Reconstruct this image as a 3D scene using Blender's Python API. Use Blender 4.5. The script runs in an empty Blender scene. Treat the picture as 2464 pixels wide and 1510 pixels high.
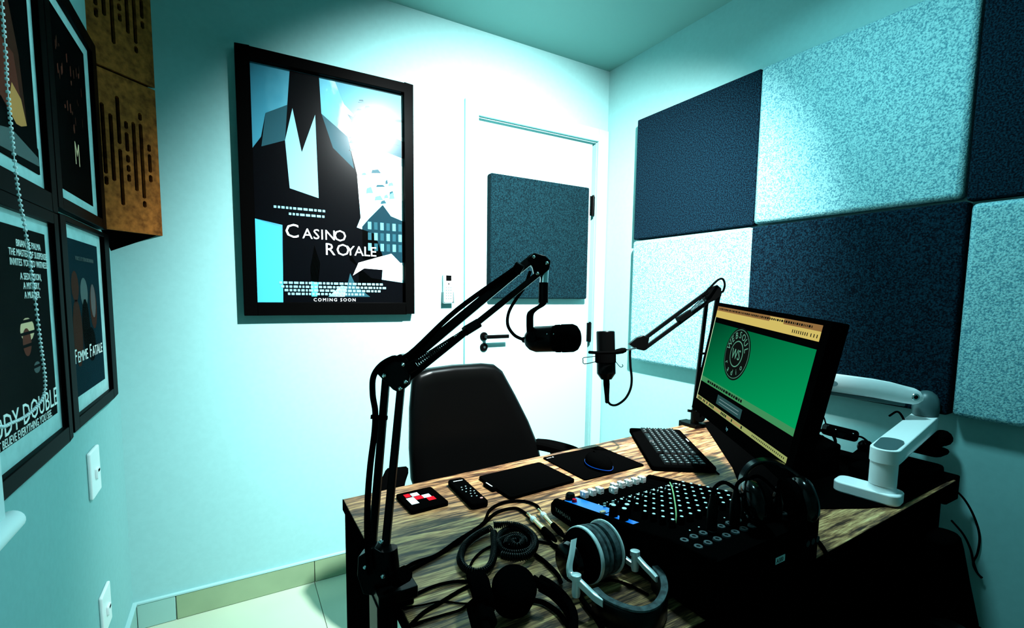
import bpy, math, random
from mathutils import Vector, Matrix
random.seed(4)
SC = bpy.context.scene
COL = SC.collection

# ------------------------------------------------------------------ camera
FPX, CXP, CYP = 1148.325, 1232.0, 809.946          # focal length / principal point in a 2464x1510 frame
YAW, PITCH, ROLL = 0.527788848, 0.08998187, 0.01235796
CAM = Vector((0, 0, 1.26))
FW = Vector((math.sin(YAW)*math.cos(PITCH), math.cos(YAW)*math.cos(PITCH), -math.sin(PITCH)))
_r = Vector((math.cos(YAW), -math.sin(YAW), 0)); _u = _r.cross(FW)
RT = _r*math.cos(ROLL) + _u*math.sin(ROLL)
UP = _u*math.cos(ROLL) - _r*math.sin(ROLL)
cd = bpy.data.cameras.new('camera'); cam = bpy.data.objects.new('camera', cd); COL.objects.link(cam)
cd.sensor_width = 36; cd.lens = 36*FPX/2464; cd.shift_y = (CYP-755)/2464; cd.clip_start = .02
Mc = Matrix((RT, UP, -FW)).transposed().to_4x4(); Mc.translation = CAM
cam.matrix_world = Mc; SC.camera = cam

# ------------------------------------------------------------------ light, exposure
SC.view_settings.view_transform = 'Standard'; SC.view_settings.look = 'None'
SC.view_settings.gamma = 1; SC.view_settings.use_curve_mapping = False
SC.view_settings.exposure = 0.0
w = bpy.data.worlds.new('world'); SC.world = w; w.use_nodes = True
w.node_tree.nodes['Background'].inputs[0].default_value = (.05, .12, .13, 1)
w.node_tree.nodes['Background'].inputs[1].default_value = .05
YB_ = 2.142
LX, LY, LZ = 1.05, .80, 2.478
def area(name, loc, size, power, color, spread=180, rot=(0, 0, 0)):
    l = bpy.data.lights.new(name, 'AREA'); l.shape = 'SQUARE'; l.size = size; l.energy = power; l.color = color
    l.spread = math.radians(spread)
    o = bpy.data.objects.new(name, l); COL.objects.link(o); o.location = loc; o.rotation_euler = rot
    return o
area('ceiling_light', (LX, LY, LZ-.004), .2, 22, (.42, .92, 1.0), 160)
# added spot beside the flush lamp, brightens the middle of the back wall
SPX, SPY, SPZ = .92, .62, 2.43
sl = bpy.data.lights.new('wall_fill_spot', 'SPOT'); sl.energy = 1200; sl.color = (.90, 1.0, 1.0); sl.shadow_soft_size = .03
sl.spot_size = math.radians(98); sl.spot_blend = 1.0
so = bpy.data.objects.new('wall_fill_spot', sl); COL.objects.link(so); so.location = (SPX, SPY, SPZ)
so.rotation_euler = (Vector((1.22, YB_, 1.12))-Vector((SPX, SPY, SPZ))).to_track_quat('-Z', 'Y').to_euler()

# ------------------------------------------------------------------ helpers
def ray(u, v): return FW + RT*((u-CXP)/FPX) - UP*((v-CYP)/FPX)
def at(u, v, d): return CAM + ray(u, v)*d
def on(u, v, ax, val):
    r = ray(u, v); return CAM + r*((val-CAM[ax])/r[ax])
def D(u, v, z=.75): return on(u, v, 2, z)

class MB:
    def __init__(s): s.v = []; s.f = []; s.m = []; s.M = Matrix.Identity(4); s.mi = 0
    def add(s, vs, fs):
        n = len(s.v); s.v += [s.M @ Vector(p) for p in vs]
        s.f += [[i+n for i in f] for f in fs]; s.m += [s.mi]*len(fs); return s
    def box(s, a, b):
        (x0, y0, z0), (x1, y1, z1) = a, b
        return s.add([(x0,y0,z0),(x1,y0,z0),(x1,y1,z0),(x0,y1,z0),(x0,y0,z1),(x1,y0,z1),(x1,y1,z1),(x0,y1,z1)],
                     [(0,3,2,1),(4,5,6,7),(0,1,5,4),(1,2,6,5),(2,3,7,6),(3,0,4,7)])
    def rbox(s, a, b, r, n=4):
        (x0, y0, z0), (x1, y1, z1) = a, b
        return s.prism(rrect(x0, y0, x1, y1, r, n), z0, z1)
    def prism(s, pts, z0, z1, taper=0):
        n = len(pts); cx = sum(p[0] for p in pts)/n; cy = sum(p[1] for p in pts)/n
        k = 1-taper
        vs = [(x, y, z0) for x, y in pts] + [(cx+(x-cx)*k, cy+(y-cy)*k, z1) for x, y in pts]
        fs = [tuple(range(n-1, -1, -1)), tuple(range(n, 2*n))] + [(i, (i+1) % n, n+(i+1) % n, n+i) for i in range(n)]
        return s.add(vs, fs)
    def poly(s, pts): return s.add([tuple(p) for p in pts], [tuple(range(len(pts)))])
    def rings(s, rr, cap=True, closed=False):
        n = len(rr[0]); vs = [p for r in rr for p in r]; fs = []
        m = len(rr)
        for j in range(m if closed else m-1):
            for i in range(n):
                a, b = j*n, ((j+1) % m)*n
                fs.append((a+i, a+(i+1) % n, b+(i+1) % n, b+i))
        if cap and not closed: fs += [tuple(range(n-1, -1, -1)), tuple(range((m-1)*n, m*n))]
        return s.add(vs, fs)
    def lathe(s, p, q, prof, n=24, cap=True):
        """prof = (t, r) with t the distance along p->q in metres"""
        p, q = Vector(p), Vector(q); d = (q-p).normalized(); a = d.orthogonal().normalized(); b = d.cross(a)
        return s.rings([[p+d*t+(a*math.cos(2*math.pi*i/n)+b*math.sin(2*math.pi*i/n))*r for i in range(n)] for t, r in prof], cap)
    def cyl(s, p, q, r, r2=None, n=16):
        L = (Vector(q)-Vector(p)).length
        return s.lathe(p, q, [(0, r), (L, r if r2 is None else r2)], n)
    def ball(s, c, r, n=14, sc=(1, 1, 1)):
        c = Vector(c)
        rr = []
        for j in range(n//2+1):
            t = math.pi*j/(n//2); t = min(max(t, .04), math.pi-.04)
            rr.append([c+Vector((sc[0]*math.sin(t)*math.cos(2*math.pi*i/n), sc[1]*math.sin(t)*math.sin(2*math.pi*i/n), -sc[2]*math.cos(t)))*r for i in range(n)])
        return s.rings(rr)
    def bar(s, p, q, w, h, up=(0, 0, 1), w2=None, h2=None):
        p, q = Vector(p), Vector(q); d = (q-p).normalized(); a = d.cross(Vector(up)).normalized(); b = a.cross(d)
        w2 = w if w2 is None else w2; h2 = h if h2 is None else h2
        R = lambda c, w, h: [c+a*(w/2*x)+b*(h/2*y) for x, y in ((-1,-.7),(-.7,-1),(.7,-1),(1,-.7),(1,.7),(.7,1),(-.7,1),(-1,.7))]
        return s.rings([R(p, w, h), R(q, w2, h2)])
    def tube(s, pts, r, n=8, sm=6, r2=None):
        P = smooth(pts, sm); m = len(P); rr = []; a = None
        for i, p in enumerate(P):
            d = (P[min(i+1, m-1)]-P[max(i-1, 0)]).normalized()
            a = d.orthogonal() if a is None else a-d*a.dot(d)
            if a.length < 1e-6: a = d.orthogonal()
            a = a.normalized(); b = d.cross(a); q = r if r2 is None else r+(r2-r)*i/(m-1)
            rr.append([p+(a*math.cos(2*math.pi*k/n)+b*math.sin(2*math.pi*k/n))*q for k in range(n)])
        return s.rings(rr)
    def strip(s, pts, side, w, t, sm=6):
        """flat band that follows pts; side(i) is the width direction"""
        P = smooth(pts, sm); m = len(P); rr = []
        for i, p in enumerate(P):
            d = (P[min(i+1, m-1)]-P[max(i-1, 0)]).normalized(); S = Vector(side).normalized(); N = d.cross(S).normalized()
            rr.append([p+S*(w/2*x)+N*(t/2*y) for x, y in ((-1,-.5),(-.8,-1),(.8,-1),(1,-.5),(1,.5),(.8,1),(-.8,1),(-1,.5))])
        return s.rings(rr)
    def text(s, body, size, M, align='LEFT', ex=.0004, space=1.0, sx=1.0):
        c = bpy.data.curves.new('lettering', 'FONT'); c.body = body; c.size = size; c.extrude = ex; c.align_x = align
        c.space_character = space; c.resolution_u = 2
        o = bpy.data.objects.new('lettering_source', c); COL.objects.link(o)
        bpy.context.view_layer.update()
        me = o.evaluated_get(bpy.context.evaluated_depsgraph_get()).to_mesh()
        vs = [M @ Vector((v.co.x*sx, v.co.y, v.co.z)) for v in me.vertices]; fs = [tuple(p.vertices) for p in me.polygons]
        k = s.M; s.add(vs, fs)
        o.evaluated_get(bpy.context.evaluated_depsgraph_get()).to_mesh_clear()
        bpy.data.objects.remove(o); bpy.data.curves.remove(c)
        return s
def smooth(pts, sm):
    P = [Vector(p) for p in pts]
    if len(P) < 3 or sm < 2: return P
    Q = [P[0]*2-P[1]] + P + [P[-1]*2-P[-2]]; out = []
    for i in range(1, len(Q)-2):
        a, b, c, d = Q[i-1:i+3]
        for k in range(sm):
            t = k/sm
            out.append(.5*((2*b)+(c-a)*t+(2*a-5*b+4*c-d)*t*t+(3*b-a-3*c+d)*t**3))
    return out + [P[-1]]
def rrect(x0, y0, x1, y1, r, n=4):
    r = min(r, (x1-x0)/2-1e-5, (y1-y0)/2-1e-5); o = []
    for cx, cy, a in ((x1-r, y0+r, -90), (x1-r, y1-r, 0), (x0+r, y1-r, 90), (x0+r, y0+r, 180)):
        for k in range(n+1):
            t = math.radians(a+90*k/n); o.append((cx+r*math.cos(t), cy+r*math.sin(t)))
    return o
def plane(o, x, y):
    """matrix with local x,y along the given directions, z the outward normal"""
    x = Vector(x).normalized(); y = Vector(y); y = (y-x*y.dot(x)).normalized(); z = x.cross(y)
    M = Matrix((x, y, z)).transposed().to_4x4(); M.translation = Vector(o); return M

def wloc(p):
    L = Vector((0, 0, 0))
    while p is not None: L = L+p.location; p = p.parent
    return L
def obj(name, mb, mat, parent=None, smooth_=True, bevel=0, seg=2, loc=None, ang=35):
    """links the collected geometry (world coordinates) as ONE mesh object"""
    base = wloc(parent); L = Vector(loc) if loc is not None else base
    me = bpy.data.meshes.new(name); me.from_pydata([tuple(p-L) for p in mb.v], [], mb.f)
    for m in (mat if isinstance(mat, (list, tuple)) else [mat]): me.materials.append(m)
    for p, k in zip(me.polygons, mb.m): p.material_index = k
    me.update()
    import bmesh
    b = bmesh.new(); b.from_mesh(me); bmesh.ops.remove_doubles(b, verts=b.verts, dist=1e-6)
    bmesh.ops.recalc_face_normals(b, faces=b.faces); b.to_mesh(me); b.free()
    if smooth_:
        me.polygons.foreach_set('use_smooth', [True]*len(me.polygons)); me.set_sharp_from_angle(angle=math.radians(ang))
    o = bpy.data.objects.new(name, me); COL.objects.link(o)
    if parent is not None: o.parent = parent
    o.location = L-base
    if bevel:
        m = o.modifiers.new('bevel', 'BEVEL'); m.width = bevel; m.segments = seg; m.limit_method = 'ANGLE'; m.angle_limit = math.radians(40)
        m.harden_normals = False
    return o
def tag(o, label=None, cat=None, group=None, kind=None):
    if label: o['label'] = label
    if cat: o['category'] = cat
    if group: o['group'] = group
    if kind: o['kind'] = kind
    return o
def thing(name, label, cat, loc, group=None):
    o = bpy.data.objects.new(name, None); COL.objects.link(o); o.location = loc; o.empty_display_size = .05
    return tag(o, label, cat, group)
def struct(name, mb, mat, parent=None, **k):
    o = obj(name, mb, mat, parent, **k)
    o['kind'] = 'structure'
    return o
def dup(o, parent, loc, rot=None):
    c = o.copy(); COL.objects.link(c); c.parent = parent; c.location = Vector(loc)-wloc(parent)
    if rot is not None: c.rotation_euler = rot
    return c

# ------------------------------------------------------------------ materials
def mat(name, col, rough=.5, metal=0, spec=.5, emit=None, es=1, coat=0):
    m = bpy.data.materials.new(name); m.use_nodes = True; b = m.node_tree.nodes['Principled BSDF']
    b.inputs['Base Color'].default_value = (*col, 1); b.inputs['Roughness'].default_value = rough
    b.inputs['Metallic'].default_value = metal; b.inputs['Specular IOR Level'].default_value = spec
    if emit: b.inputs['Emission Color'].default_value = (*emit, 1); b.inputs['Emission Strength'].default_value = es
    if coat: b.inputs['Coat Weight'].default_value = coat; b.inputs['Coat Roughness'].default_value = .1
    return m
def noisy(m, c0, c1, scale, detail=3, bump=0, dist=.002, stretch=(1, 1, 1), p0=.35, p1=.65, bscale=None):
    nt = m.node_tree; N = nt.nodes; L = nt.links; b = N['Principled BSDF']
    tc = N.new('ShaderNodeTexCoord'); mp = N.new('ShaderNodeMapping'); mp.inputs['Scale'].default_value = stretch
    L.new(tc.outputs['Object'], mp.inputs[0])
    n = N.new('ShaderNodeTexNoise'); n.inputs['Scale'].default_value = scale; n.inputs['Detail'].default_value = detail
    L.new(mp.outputs[0], n.inputs['Vector'])
    r = N.new('ShaderNodeValToRGB'); r.color_ramp.elements[0].position = p0; r.color_ramp.elements[1].position = p1
    r.color_ramp.elements[0].color = (*c0, 1); r.color_ramp.elements[1].color = (*c1, 1)
    L.new(n.outputs[0], r.inputs[0]); L.new(r.outputs[0], b.inputs['Base Color'])
    if bump:
        bp = N.new('ShaderNodeBump'); bp.inputs['Strength'].default_value = bump; bp.inputs['Distance'].default_value = dist
        L.new(n.outputs[0], bp.inputs['Height']); L.new(bp.outputs[0], b.inputs['Normal'])
    return m
WALL = noisy(mat('painted_wall', (.23, .46, .46), .8, spec=.05), (.225, .45, .45), (.235, .47, .47), 60, 4, .05, .001)
CEIL = mat('ceiling_paint', (.19, .37, .35), .8, spec=.05)
DOORM = mat('door_lacquer', (.28, .50, .50), .5, spec=.1)
FLOORM = noisy(mat('floor_tile', (.8, .75, .6), .3, spec=.4), (.34, .44, .32), (.37, .47, .35), 3)
GROUT = mat('grout', (.25, .27, .22), .9)
BASEM = noisy(mat('skirting_tile', (.5, .45, .3), .4), (.17, .26, .15), (.21, .31, .18), 5)
BASEL = mat('skirting_pale_tile', (.22, .42, .38), .4)
WHITEP = mat('white_plastic', (.8, .88, .88), .35)
ARMW = mat('white_arm', (.95, .97, .97), .35)
ARMG = mat('grey_arm_cap', (.05, .10, .105), .4)
BLACK = mat('black_plastic', (.0008, .0008, .0008), .45, spec=0)
BLACKM = mat('black_metal', (.0008, .0008, .0008), .3, spec=.05)
BLACKG = mat('black_gloss', (.001, .001, .001), .15, spec=.12)
RUB = mat('black_rubber', (.0008, .0008, .0008), .6, spec=0)
LEATH = mat('black_leather', (.0008, .0008, .0008), .28, spec=.10)
FRAME = mat('black_frame', (.0008, .0008, .0008), .3, spec=.005)
CHROME = mat('chrome', (.8, .85, .85), .2, 1)
SILVER = mat('silver_plastic', (.75, .8, .8), .3, .3)
GOLD = mat('gold_plug', (.9, .75, .45), .25, 1)
MAT_ = noisy(mat('poster_mat', (.5, .66, .66), .8), (.30, .52, .52), (.36, .60, .60), 30)
FELTL = noisy(mat('pale_felt', (.5, .6, .62), .95, spec=.05), (.07, .21, .26), (.26, .50, .52), 210, 2, .6, .004, p0=.36, p1=.6)
FELTD = noisy(mat('dark_felt', (.02, .04, .05), .95, spec=.05), (.0003, .002, .005), (.003, .020, .034), 210, 2, .6, .004, p0=.4, p1=.66)
FELTM = noisy(mat('teal_felt', (.02, .04, .05), .95, spec=.05), (.0005, .004, .006), (.003, .018, .024), 210, 2, .5, .004, p0=.38, p1=.66)
CORK = noisy(mat('cork_board', (.2, .1, .03), .8, spec=.1), (.10, .030, .005), (.32, .105, .018), 45, 6, .3, .003, p0=.3, p1=.7)
SLOT = mat('slot_dark', (.001, .001, .001), .9, spec=0)
def glass():
    m = bpy.data.materials.new('picture_glass'); m.use_nodes = True; nt = m.node_tree; N = nt.nodes; N.clear()
    o = N.new('ShaderNodeOutputMaterial'); t = N.new('ShaderNodeBsdfTransparent'); g = N.new('ShaderNodeBsdfGlossy')
    g.inputs['Roughness'].default_value = .17; x = N.new('ShaderNodeMixShader'); x.inputs[0].default_value = .005; nt.links.new(t.outputs[0], x.inputs[1])
    nt.links.new(g.outputs[0], x.inputs[2]); nt.links.new(x.outputs[0], o.inputs[0]); return m
GLASS = glass()
def wood():
    m = mat('wood_grain', (.3, .2, .1), .45, spec=.2); nt = m.node_tree; N = nt.nodes; L = nt.links; b = N['Principled BSDF']
    tc = N.new('ShaderNodeTexCoord')
    def nz(sc, s, det, dis=0):
        mp = N.new('ShaderNodeMapping'); mp.inputs['Scale'].default_value = sc; L.new(tc.outputs['Object'], mp.inputs[0])
        n = N.new('ShaderNodeTexNoise'); n.inputs['Scale'].default_value = s; n.inputs['Detail'].default_value = det
        n.inputs['Distortion'].default_value = dis; L.new(mp.outputs[0], n.inputs['Vector']); return n
    a = nz((1.3, 13, 1), 3.4, 7, 1.4); c = nz((9, 120, 1), 3.5, 5, .3)
    x = N.new('ShaderNodeMath'); x.operation = 'MULTIPLY_ADD'; x.inputs[1].default_value = .45
    L.new(c.outputs[0], x.inputs[0])
    y = N.new('ShaderNodeMath'); y.operation = 'MULTIPLY'; y.inputs[1].default_value = .72; L.new(a.outputs[0], y.inputs[0])
    L.new(y.outputs[0], x.inputs[2])
    r = N.new('ShaderNodeValToRGB'); E = r.color_ramp.elements
    E[0].position = .44; E[0].color = (.018, .007, .004, 1); E[1].position = .86; E[1].color = (1.0, .70, .33, 1)
    e = E.new(.535); e.color = (.085, .036, .018, 1); e = E.new(.62); e.color = (.34, .16, .066, 1); e = E.new(.72); e.color = (.64, .36, .15, 1)
    L.new(x.outputs[0], r.inputs[0]); L.new(r.outputs[0], b.inputs['Base Color'])
    bp = N.new('ShaderNodeBump'); bp.inputs['Strength'].default_value = .2; bp.inputs['Distance'].default_value = .001
    L.new(x.outputs[0], bp.inputs['Height']); L.new(bp.outputs[0], b.inputs['Normal']); return m
WOOD = wood()
def flat(name, c, r=.6): return mat('print_'+name, c, r, spec=0)
P_BLACK = flat('black', (.0008, .001, .0015)); P_WHITE = flat('white', (.8, .9, .9)); P_PALE = flat('pale', (.16, .36, .42))
P_SKY = flat('sky', (.07, .22, .28)); P_CYAN = flat('cyan', (.04, .30, .42)); P_NAVY = flat('navy', (.004, .018, .026))
P_TEAL = flat('teal', (.012, .05, .065)); P_DARK = flat('dark', (.0015, .002, .002)); P_GREY = flat('grey', (.09, .12, .12))
P_RUST = flat('rust', (.12, .03, .02)); P_CREAM = flat('cream', (.75, .5, .3)); P_RED = flat('red', (.8, .01, .02)); P_BRN = flat('brown', (.05, .018, .012))
P_LET = flat('letters', (.8, .85, .82)); P_SUN = flat('amber', (.6, .25, .08))

# ------------------------------------------------------------------ room
XL, XR, YB, YF, ZC = -.361, 1.858, 2.142, -1.6, 2.5
fl = struct('floor', MB().box((XL-.1, YF-.1, -.06), (XR+.1, YB+.1, -.004)), GROUT, smooth_=False)
JX, JY = .262, 2.142
tl = None
xs = [XL]+[JX+k*.6 for k in range(-1, 4) if XL < JX+k*.6 < XR]+[XR]
ys = [YF]+[JY-.6*k for k in range(6, 0, -1) if JY-.6*k > YF]+[YB]
for i in range(len(xs)-1):
    for j in range(len(ys)-1):
        obj('tile', MB().box((xs[i]+.0015, ys[j]+.0015, -.004), (xs[i+1]-.0015, ys[j+1]-.0015, 0)), FLOORM, fl, smooth_=False)
struct('ceiling', MB().box((XL-.1, YF-.1, ZC), (XR+.1, YB+.1, ZC+.1)), CEIL, smooth_=False)
struct('wall_left', MB().box((XL-.1, YF-.1, 0), (XL, YB+.1, ZC)), WALL, smooth_=False)
struct('wall_right', MB().box((XR, YF-.1, 0), (XR+.1, YB+.1, ZC)), WALL, smooth_=False)
struct('wall_front', MB().box((XL-.1, YF-.1, 0), (XR+.1, YF, ZC)), WALL, smooth_=False)
DX0, DX1, DZ = 1.044, 1.757, 2.10
wb = MB().box((XL, YB, 0), (DX0, YB+.1, ZC)).box((DX1+.022, YB, 0), (XR, YB+.1, ZC)).box((DX0, YB, DZ), (DX1+.022, YB+.1, ZC)).box((DX0-.02, YB+.07, 0), (DX1+.04, YB+.1, DZ))
struct('wall_back', wb, WALL, smooth_=False)

# door with its casing
tr = MB(); tr.box((.972, YB-.018, 0), (DX0-.002, YB, 2.172)).box((DX1+.024, YB-.018, 0), (1.852, YB, 2.172)).box((DX0-.002, YB-.018, DZ+.006), (DX1+.024, YB, 2.172))
struct('trim_1', tr, DOORM, bevel=.003)
dr = bpy.data.objects.new('door_1', None); COL.objects.link(dr); dr.location = (DX0, YB, 0); tag(dr, kind='structure')
struct('door_leaf', MB().box((DX0+.003, YB+.004, .006), (DX1-.002, YB+.044, DZ-.010)), DOORM, dr, bevel=.002)
for z in (1.70, .99):
    h = MB().cyl((DX1+.006, YB-.003, z), (DX1+.006, YB-.003, z+.115), .0065, n=12).box((DX1-.012, YB-.001, z+.004), (DX1+.02, YB+.003, z+.11))
    obj('hinge', h, BLACKM, dr)
hx, hz = 1.085, 1.045
for dz, r in ((0, .021), (-.055, .021)):
    obj('rosette', MB().lathe((hx, YB+.004, hz+dz), (hx, YB-.01, hz+dz), [(0, r), (.007, r), (.010, r*.85)], 28), BLACKM, dr)
lv = MB().cyl((hx, YB-.004, hz), (hx, YB-.05, hz), .009)
lv.bar((hx-.006, YB-.046, hz), (hx+.118, YB-.046, hz), .010, .019)
obj('door_handle', lv, BLACKM, dr, bevel=.002)
obj('keyhole', MB().cyl((hx, YB-.005, hz-.055), (hx, YB-.0075, hz-.055), .006), CHROME, dr)

# skirting tiles on the back and left walls
bb = struct('baseboard_back', MB().box((XL, YB-.006, 0), (.972, YB, .092)), GROUT, smooth_=False)
for i, (a, b_) in enumerate(((XL+.012, -.232), (-.229, .262), (.265, .865), (.868, .970))):
    obj('tile', MB().box((a, YB-.013, .001), (b_, YB-.005, .098)), BASEL if i == 0 else BASEM, bb, bevel=.002)
struct('trim_2', MB().box((XL, YB-.015, .098), (.972, YB, .104)), DOORM, smooth_=False)
bl = struct('baseboard_left', MB().box((XL, YF, 0), (XL+.006, YB-.015, .092)), GROUT, smooth_=False)
for k in range(6):
    y1 = YB-.016-.6*k; obj('tile', MB().box((XL+.005, y1-.597, .001), (XL+.012, y1, .098)), BASEL, bl, bevel=.002)
struct('trim_3', MB().box((XL, YF, .098), (XL+.014, YB-.015, .104)), DOORM, smooth_=False)
br = struct('baseboard_right', MB().box((XR-.006, YF, 0), (XR, YB-.02, .092)), GROUT, smooth_=False)
for k in range(6):
    y1 = YB-.022-.6*k; obj('tile', MB().box((XR-.012, y1-.597, .001), (XR-.005, y1, .098)), BASEM, br, bevel=.002)

# ceiling lamp: the source of the room's light
lt = thing('ceiling_lamp', 'square flush white ceiling lamp above the desk', 'ceiling light', (LX, LY, ZC))
obj('lamp_frame', MB().box((LX-.13, LY-.13, ZC-.018), (LX-.105, LY+.13, ZC)).box((LX+.105, LY-.13, ZC-.018), (LX+.13, LY+.13, ZC)).box((LX-.105, LY-.13, ZC-.018), (LX+.105, LY-.105, ZC)).box((LX-.105, LY+.105, ZC-.018), (LX+.105, LY+.13, ZC)), WHITEP, lt, smooth_=False)
obj('diffuser', MB().box((LX-.105, LY-.105, ZC-.012), (LX+.105, LY+.105, ZC-.008)), mat('lamp_diffuser', (.8, .9, .9), .5, emit=(.42, .95, 1), es=12), lt, smooth_=False)

st = thing('added_wall_spot', 'small white housing of an added spot that brightens the back wall', 'ceiling light', (SPX, SPY, ZC))
obj('added_spot_mount', MB().cyl((SPX, SPY, 2.47), (SPX, SPY, ZC), .03, n=24), WHITEP, st)
sd = (Vector((1.25, YB, 1.15))-Vector((SPX, SPY, SPZ))).normalized(); sp_ = Vector((SPX, SPY, SPZ))
obj('added_spot_hood', MB().lathe(sp_-sd*.05, sp_, [(0, .02), (.01, .034), (.05, .036), (.018, .030)], 24, cap=False), WHITEP, st)
# ------------------------------------------------------------------ acoustic panels
def panel(label, M, w, h, t, m, bev):
    mb = MB(); mb.M = M
    mb.prism([(0, 0), (w, 0), (w, h), (0, h)], 0, t)
    o = obj('acoustic_panel', mb, m, bevel=bev, seg=3, loc=M @ Vector((w/2, h/2, 0)))
    tag(o, label, 'acoustic panel', 'fabric acoustic panels')
    return o
def rpanel(label, ya, yb, za, zb, m, t=.043, bev=.006):  # on the right wall, ya > yb
    panel(label, plane((XR, ya, za), (0, -1, 0), (0, 0, 1)), ya-yb, zb-za, t, m, bev)
rpanel('dark square acoustic panel high on the right wall, nearest the corner by the door', 1.868, 1.205, 1.548, 2.150, FELTD)
rpanel('large pale acoustic panel high on the right wall between two dark panels', 1.200, .560, 1.548, 2.150, FELTL, .05, .016)
rpanel('black acoustic panel high on the right wall at the top right corner of the photo', .553, -.08, 1.540, 2.150, FELTD)
rpanel('pale acoustic panel in the lower row beside the door, behind the smaller microphone', 1.868, 1.205, .918, 1.540, FELTL, .05, .016)
rpanel('large dark acoustic panel in the lower row, behind the computer monitor', 1.200, .548, .918, 1.538, FELTD, .05)
rpanel('pale acoustic panel in the lower row at the right edge of the photo', .540, -.10, .918, 1.530, FELTL, .046, .014)
panel('teal felt acoustic panel mounted on the white door', plane((1.098, YB+.004, 1.236), (1, 0, 0), (0, 0, 1)), .608, .607, .045, FELTM, .008)

# ------------------------------------------------------------------ framed picture helper
def polyflat(mb, M, W, H, pts, z, mi=0):
    mb.mi = mi; k = mb.M; mb.M = M; mb.poly([(x*W, y*H, z) for x, y in pts]); mb.M = k; mb.mi = 0
def framed(name, label, M, W, H, fw, depth, mat_in, art, poster_bg, glassy=True):
    """M: lower-left corner of the outer frame on the wall; art rect = mat opening (x0,y0,x1,y1)"""
    c = M @ Vector((W/2, 0, 0)); t = thing(name, label, 'framed poster', c)
    mb = MB(); mb.M = M
    x0, y0, x1, y1 = fw; 
    mb.box((0, 0, 0), (x0, H, depth)).box((x1, 0, 0), (W, H, depth)).box((x0, 0, 0), (x1, y0, depth)).box((x0, y1, 0), (x1, H, depth))
    obj('frame', mb, FRAME, t, bevel=.002)
    mb = MB(); mb.M = M; mb.box((x0-.004, y0-.004, .003), (x1+.004, y1+.004, .010))
    if mat_in: obj('mat_board', mb, MAT_, t, smooth_=False)
    ax0, ay0, ax1, ay1 = art
    mb = MB(); mb.M = M; mb.box((ax0, ay0, .010), (ax1, ay1, .0112)); ps = obj('print', mb, poster_bg, t, smooth_=False)
    if glassy:
        mb = MB(); mb.M = M; mb.box((x0-.002, y0-.002, .0165), (x1+.002, y1+.002, .0175)); obj('glass', mb, GLASS, t, smooth_=False)
    PM = M @ Matrix.Translation((ax0, ay0, .0114))
    return t, ps, PM, ax1-ax0, ay1-ay0

# ------------------------------------------------------------------ large poster on the back wall
DEP = .042
yq = YB-DEP
def w2(u, v): p = on(u, v, 1, yq); return p.x, p.z
o0 = w2(581, 757); o1 = w2(992, 757); o2 = w2(1001, 207); o3 = w2(570, 100)
fx0 = (o0[0]+o3[0])/2; fx1 = (o1[0]+o2[0])/2; fz0 = (o0[1]+o1[1])/2; fz1 = (o2[1]+o3[1])/2
def w3(u, v): p = on(u, v, 1, YB-.0114); return p.x, p.z
i0 = w3(614, 727); i1 = w3(968, 727); i2 = w3(973, 230); i3 = w3(604, 147)
ix0 = (i0[0]+i3[0])/2-fx0; ix1 = (i1[0]+i2[0])/2-fx0; iz0 = (i0[1]+i1[1])/2-fz0; iz1 = (i2[1]+i3[1])/2-fz0
def posterbg():
    m = flat('big_poster_sky', (.3, .7, .8), .5); nt = m.node_tree; N = nt.nodes; L = nt.links; b = N['Principled BSDF']
    tc = N.new('ShaderNodeTexCoord'); sp = N.new('ShaderNodeSeparateXYZ'); L.new(tc.outputs['Generated'], sp.inputs[0])
    n = N.new('ShaderNodeTexNoise'); n.inputs['Scale'].default_value = 7; n.inputs['Detail'].default_value = 8; L.new(tc.outputs['Generated'], n.inputs['Vector'])
    a = N.new('ShaderNodeMath'); a.operation = 'MULTIPLY_ADD'; a.inputs[1].default_value = .55; L.new(n.outputs[0], a.inputs[0]); L.new(sp.outputs[0], a.inputs[2])
    r = N.new('ShaderNodeValToRGB'); E = r.color_ramp.elements
    E[0].position = .35; E[0].color = (.03, .17, .24, 1); E[1].position = 1.05; E[1].color = (.25, .55, .6, 1)
    e = E.new(.75); e.color = (.09, .30, .38, 1); e = E.new(.9); e.color = (.5, .8, .85, 1)
    L.new(a.outputs[0], r.inputs[0]); L.new(r.outputs[0], b.inputs['Base Color']); return m
t, ps, PM, PW, PH = framed('movie_poster', 'large black framed blue film poster on the back wall left of the door', plane((fx0, YB, fz0), (1, 0, 0), (0, 0, 1)),
    fx1-fx0, fz1-fz0, (ix0, iz0, ix1, iz1), DEP, False, (ix0-.003, iz0-.003, ix1+.003, iz1+.003), posterbg())
# plain abstract stand-in artwork: dark crags, pale facets, a dark block of towers
ART = [P_BLACK, P_WHITE, P_PALE, P_CYAN, P_NAVY, P_TEAL, P_SKY]
mb = MB()
q = lambda pts, k, mi: polyflat(mb, PM, PW, PH, pts, k*.00025, mi)
q([(0,0),(.17,0),(.16,.33),(.10,.34),(0,.36)], 1, 3)
q([(.52,.995),(.98,.995),(.995,.80),(.70,.83),(.58,.90)], 1, 6)
q([(.60,.86),(.995,.78),(.995,.70),(.72,.74)], 2, 5)
q([(.50,.80),(.995,.66),(.995,.50),(.62,.46)], 1, 1)
q([(0,.64),(.06,.70),(.09,.80),(.22,.85),(.24,.995),(.42,.995),(.43,.84),(.60,.76),(.66,.60),(.68,.40),(.62,.30),(.60,.12),(.40,.0),(.16,0),(.17,.34),(0,.36)], 2, 0)
q([(.22,.50),(.40,.47),(.39,.83),(.30,.66),(.25,.84),(.20,.70)], 3, 2)
q([(.09,.80),(.22,.85),(.20,.70),(.06,.66)], 3, 5)
q([(.43,.84),(.60,.76),(.64,.62),(.50,.70)], 3, 5)
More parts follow.
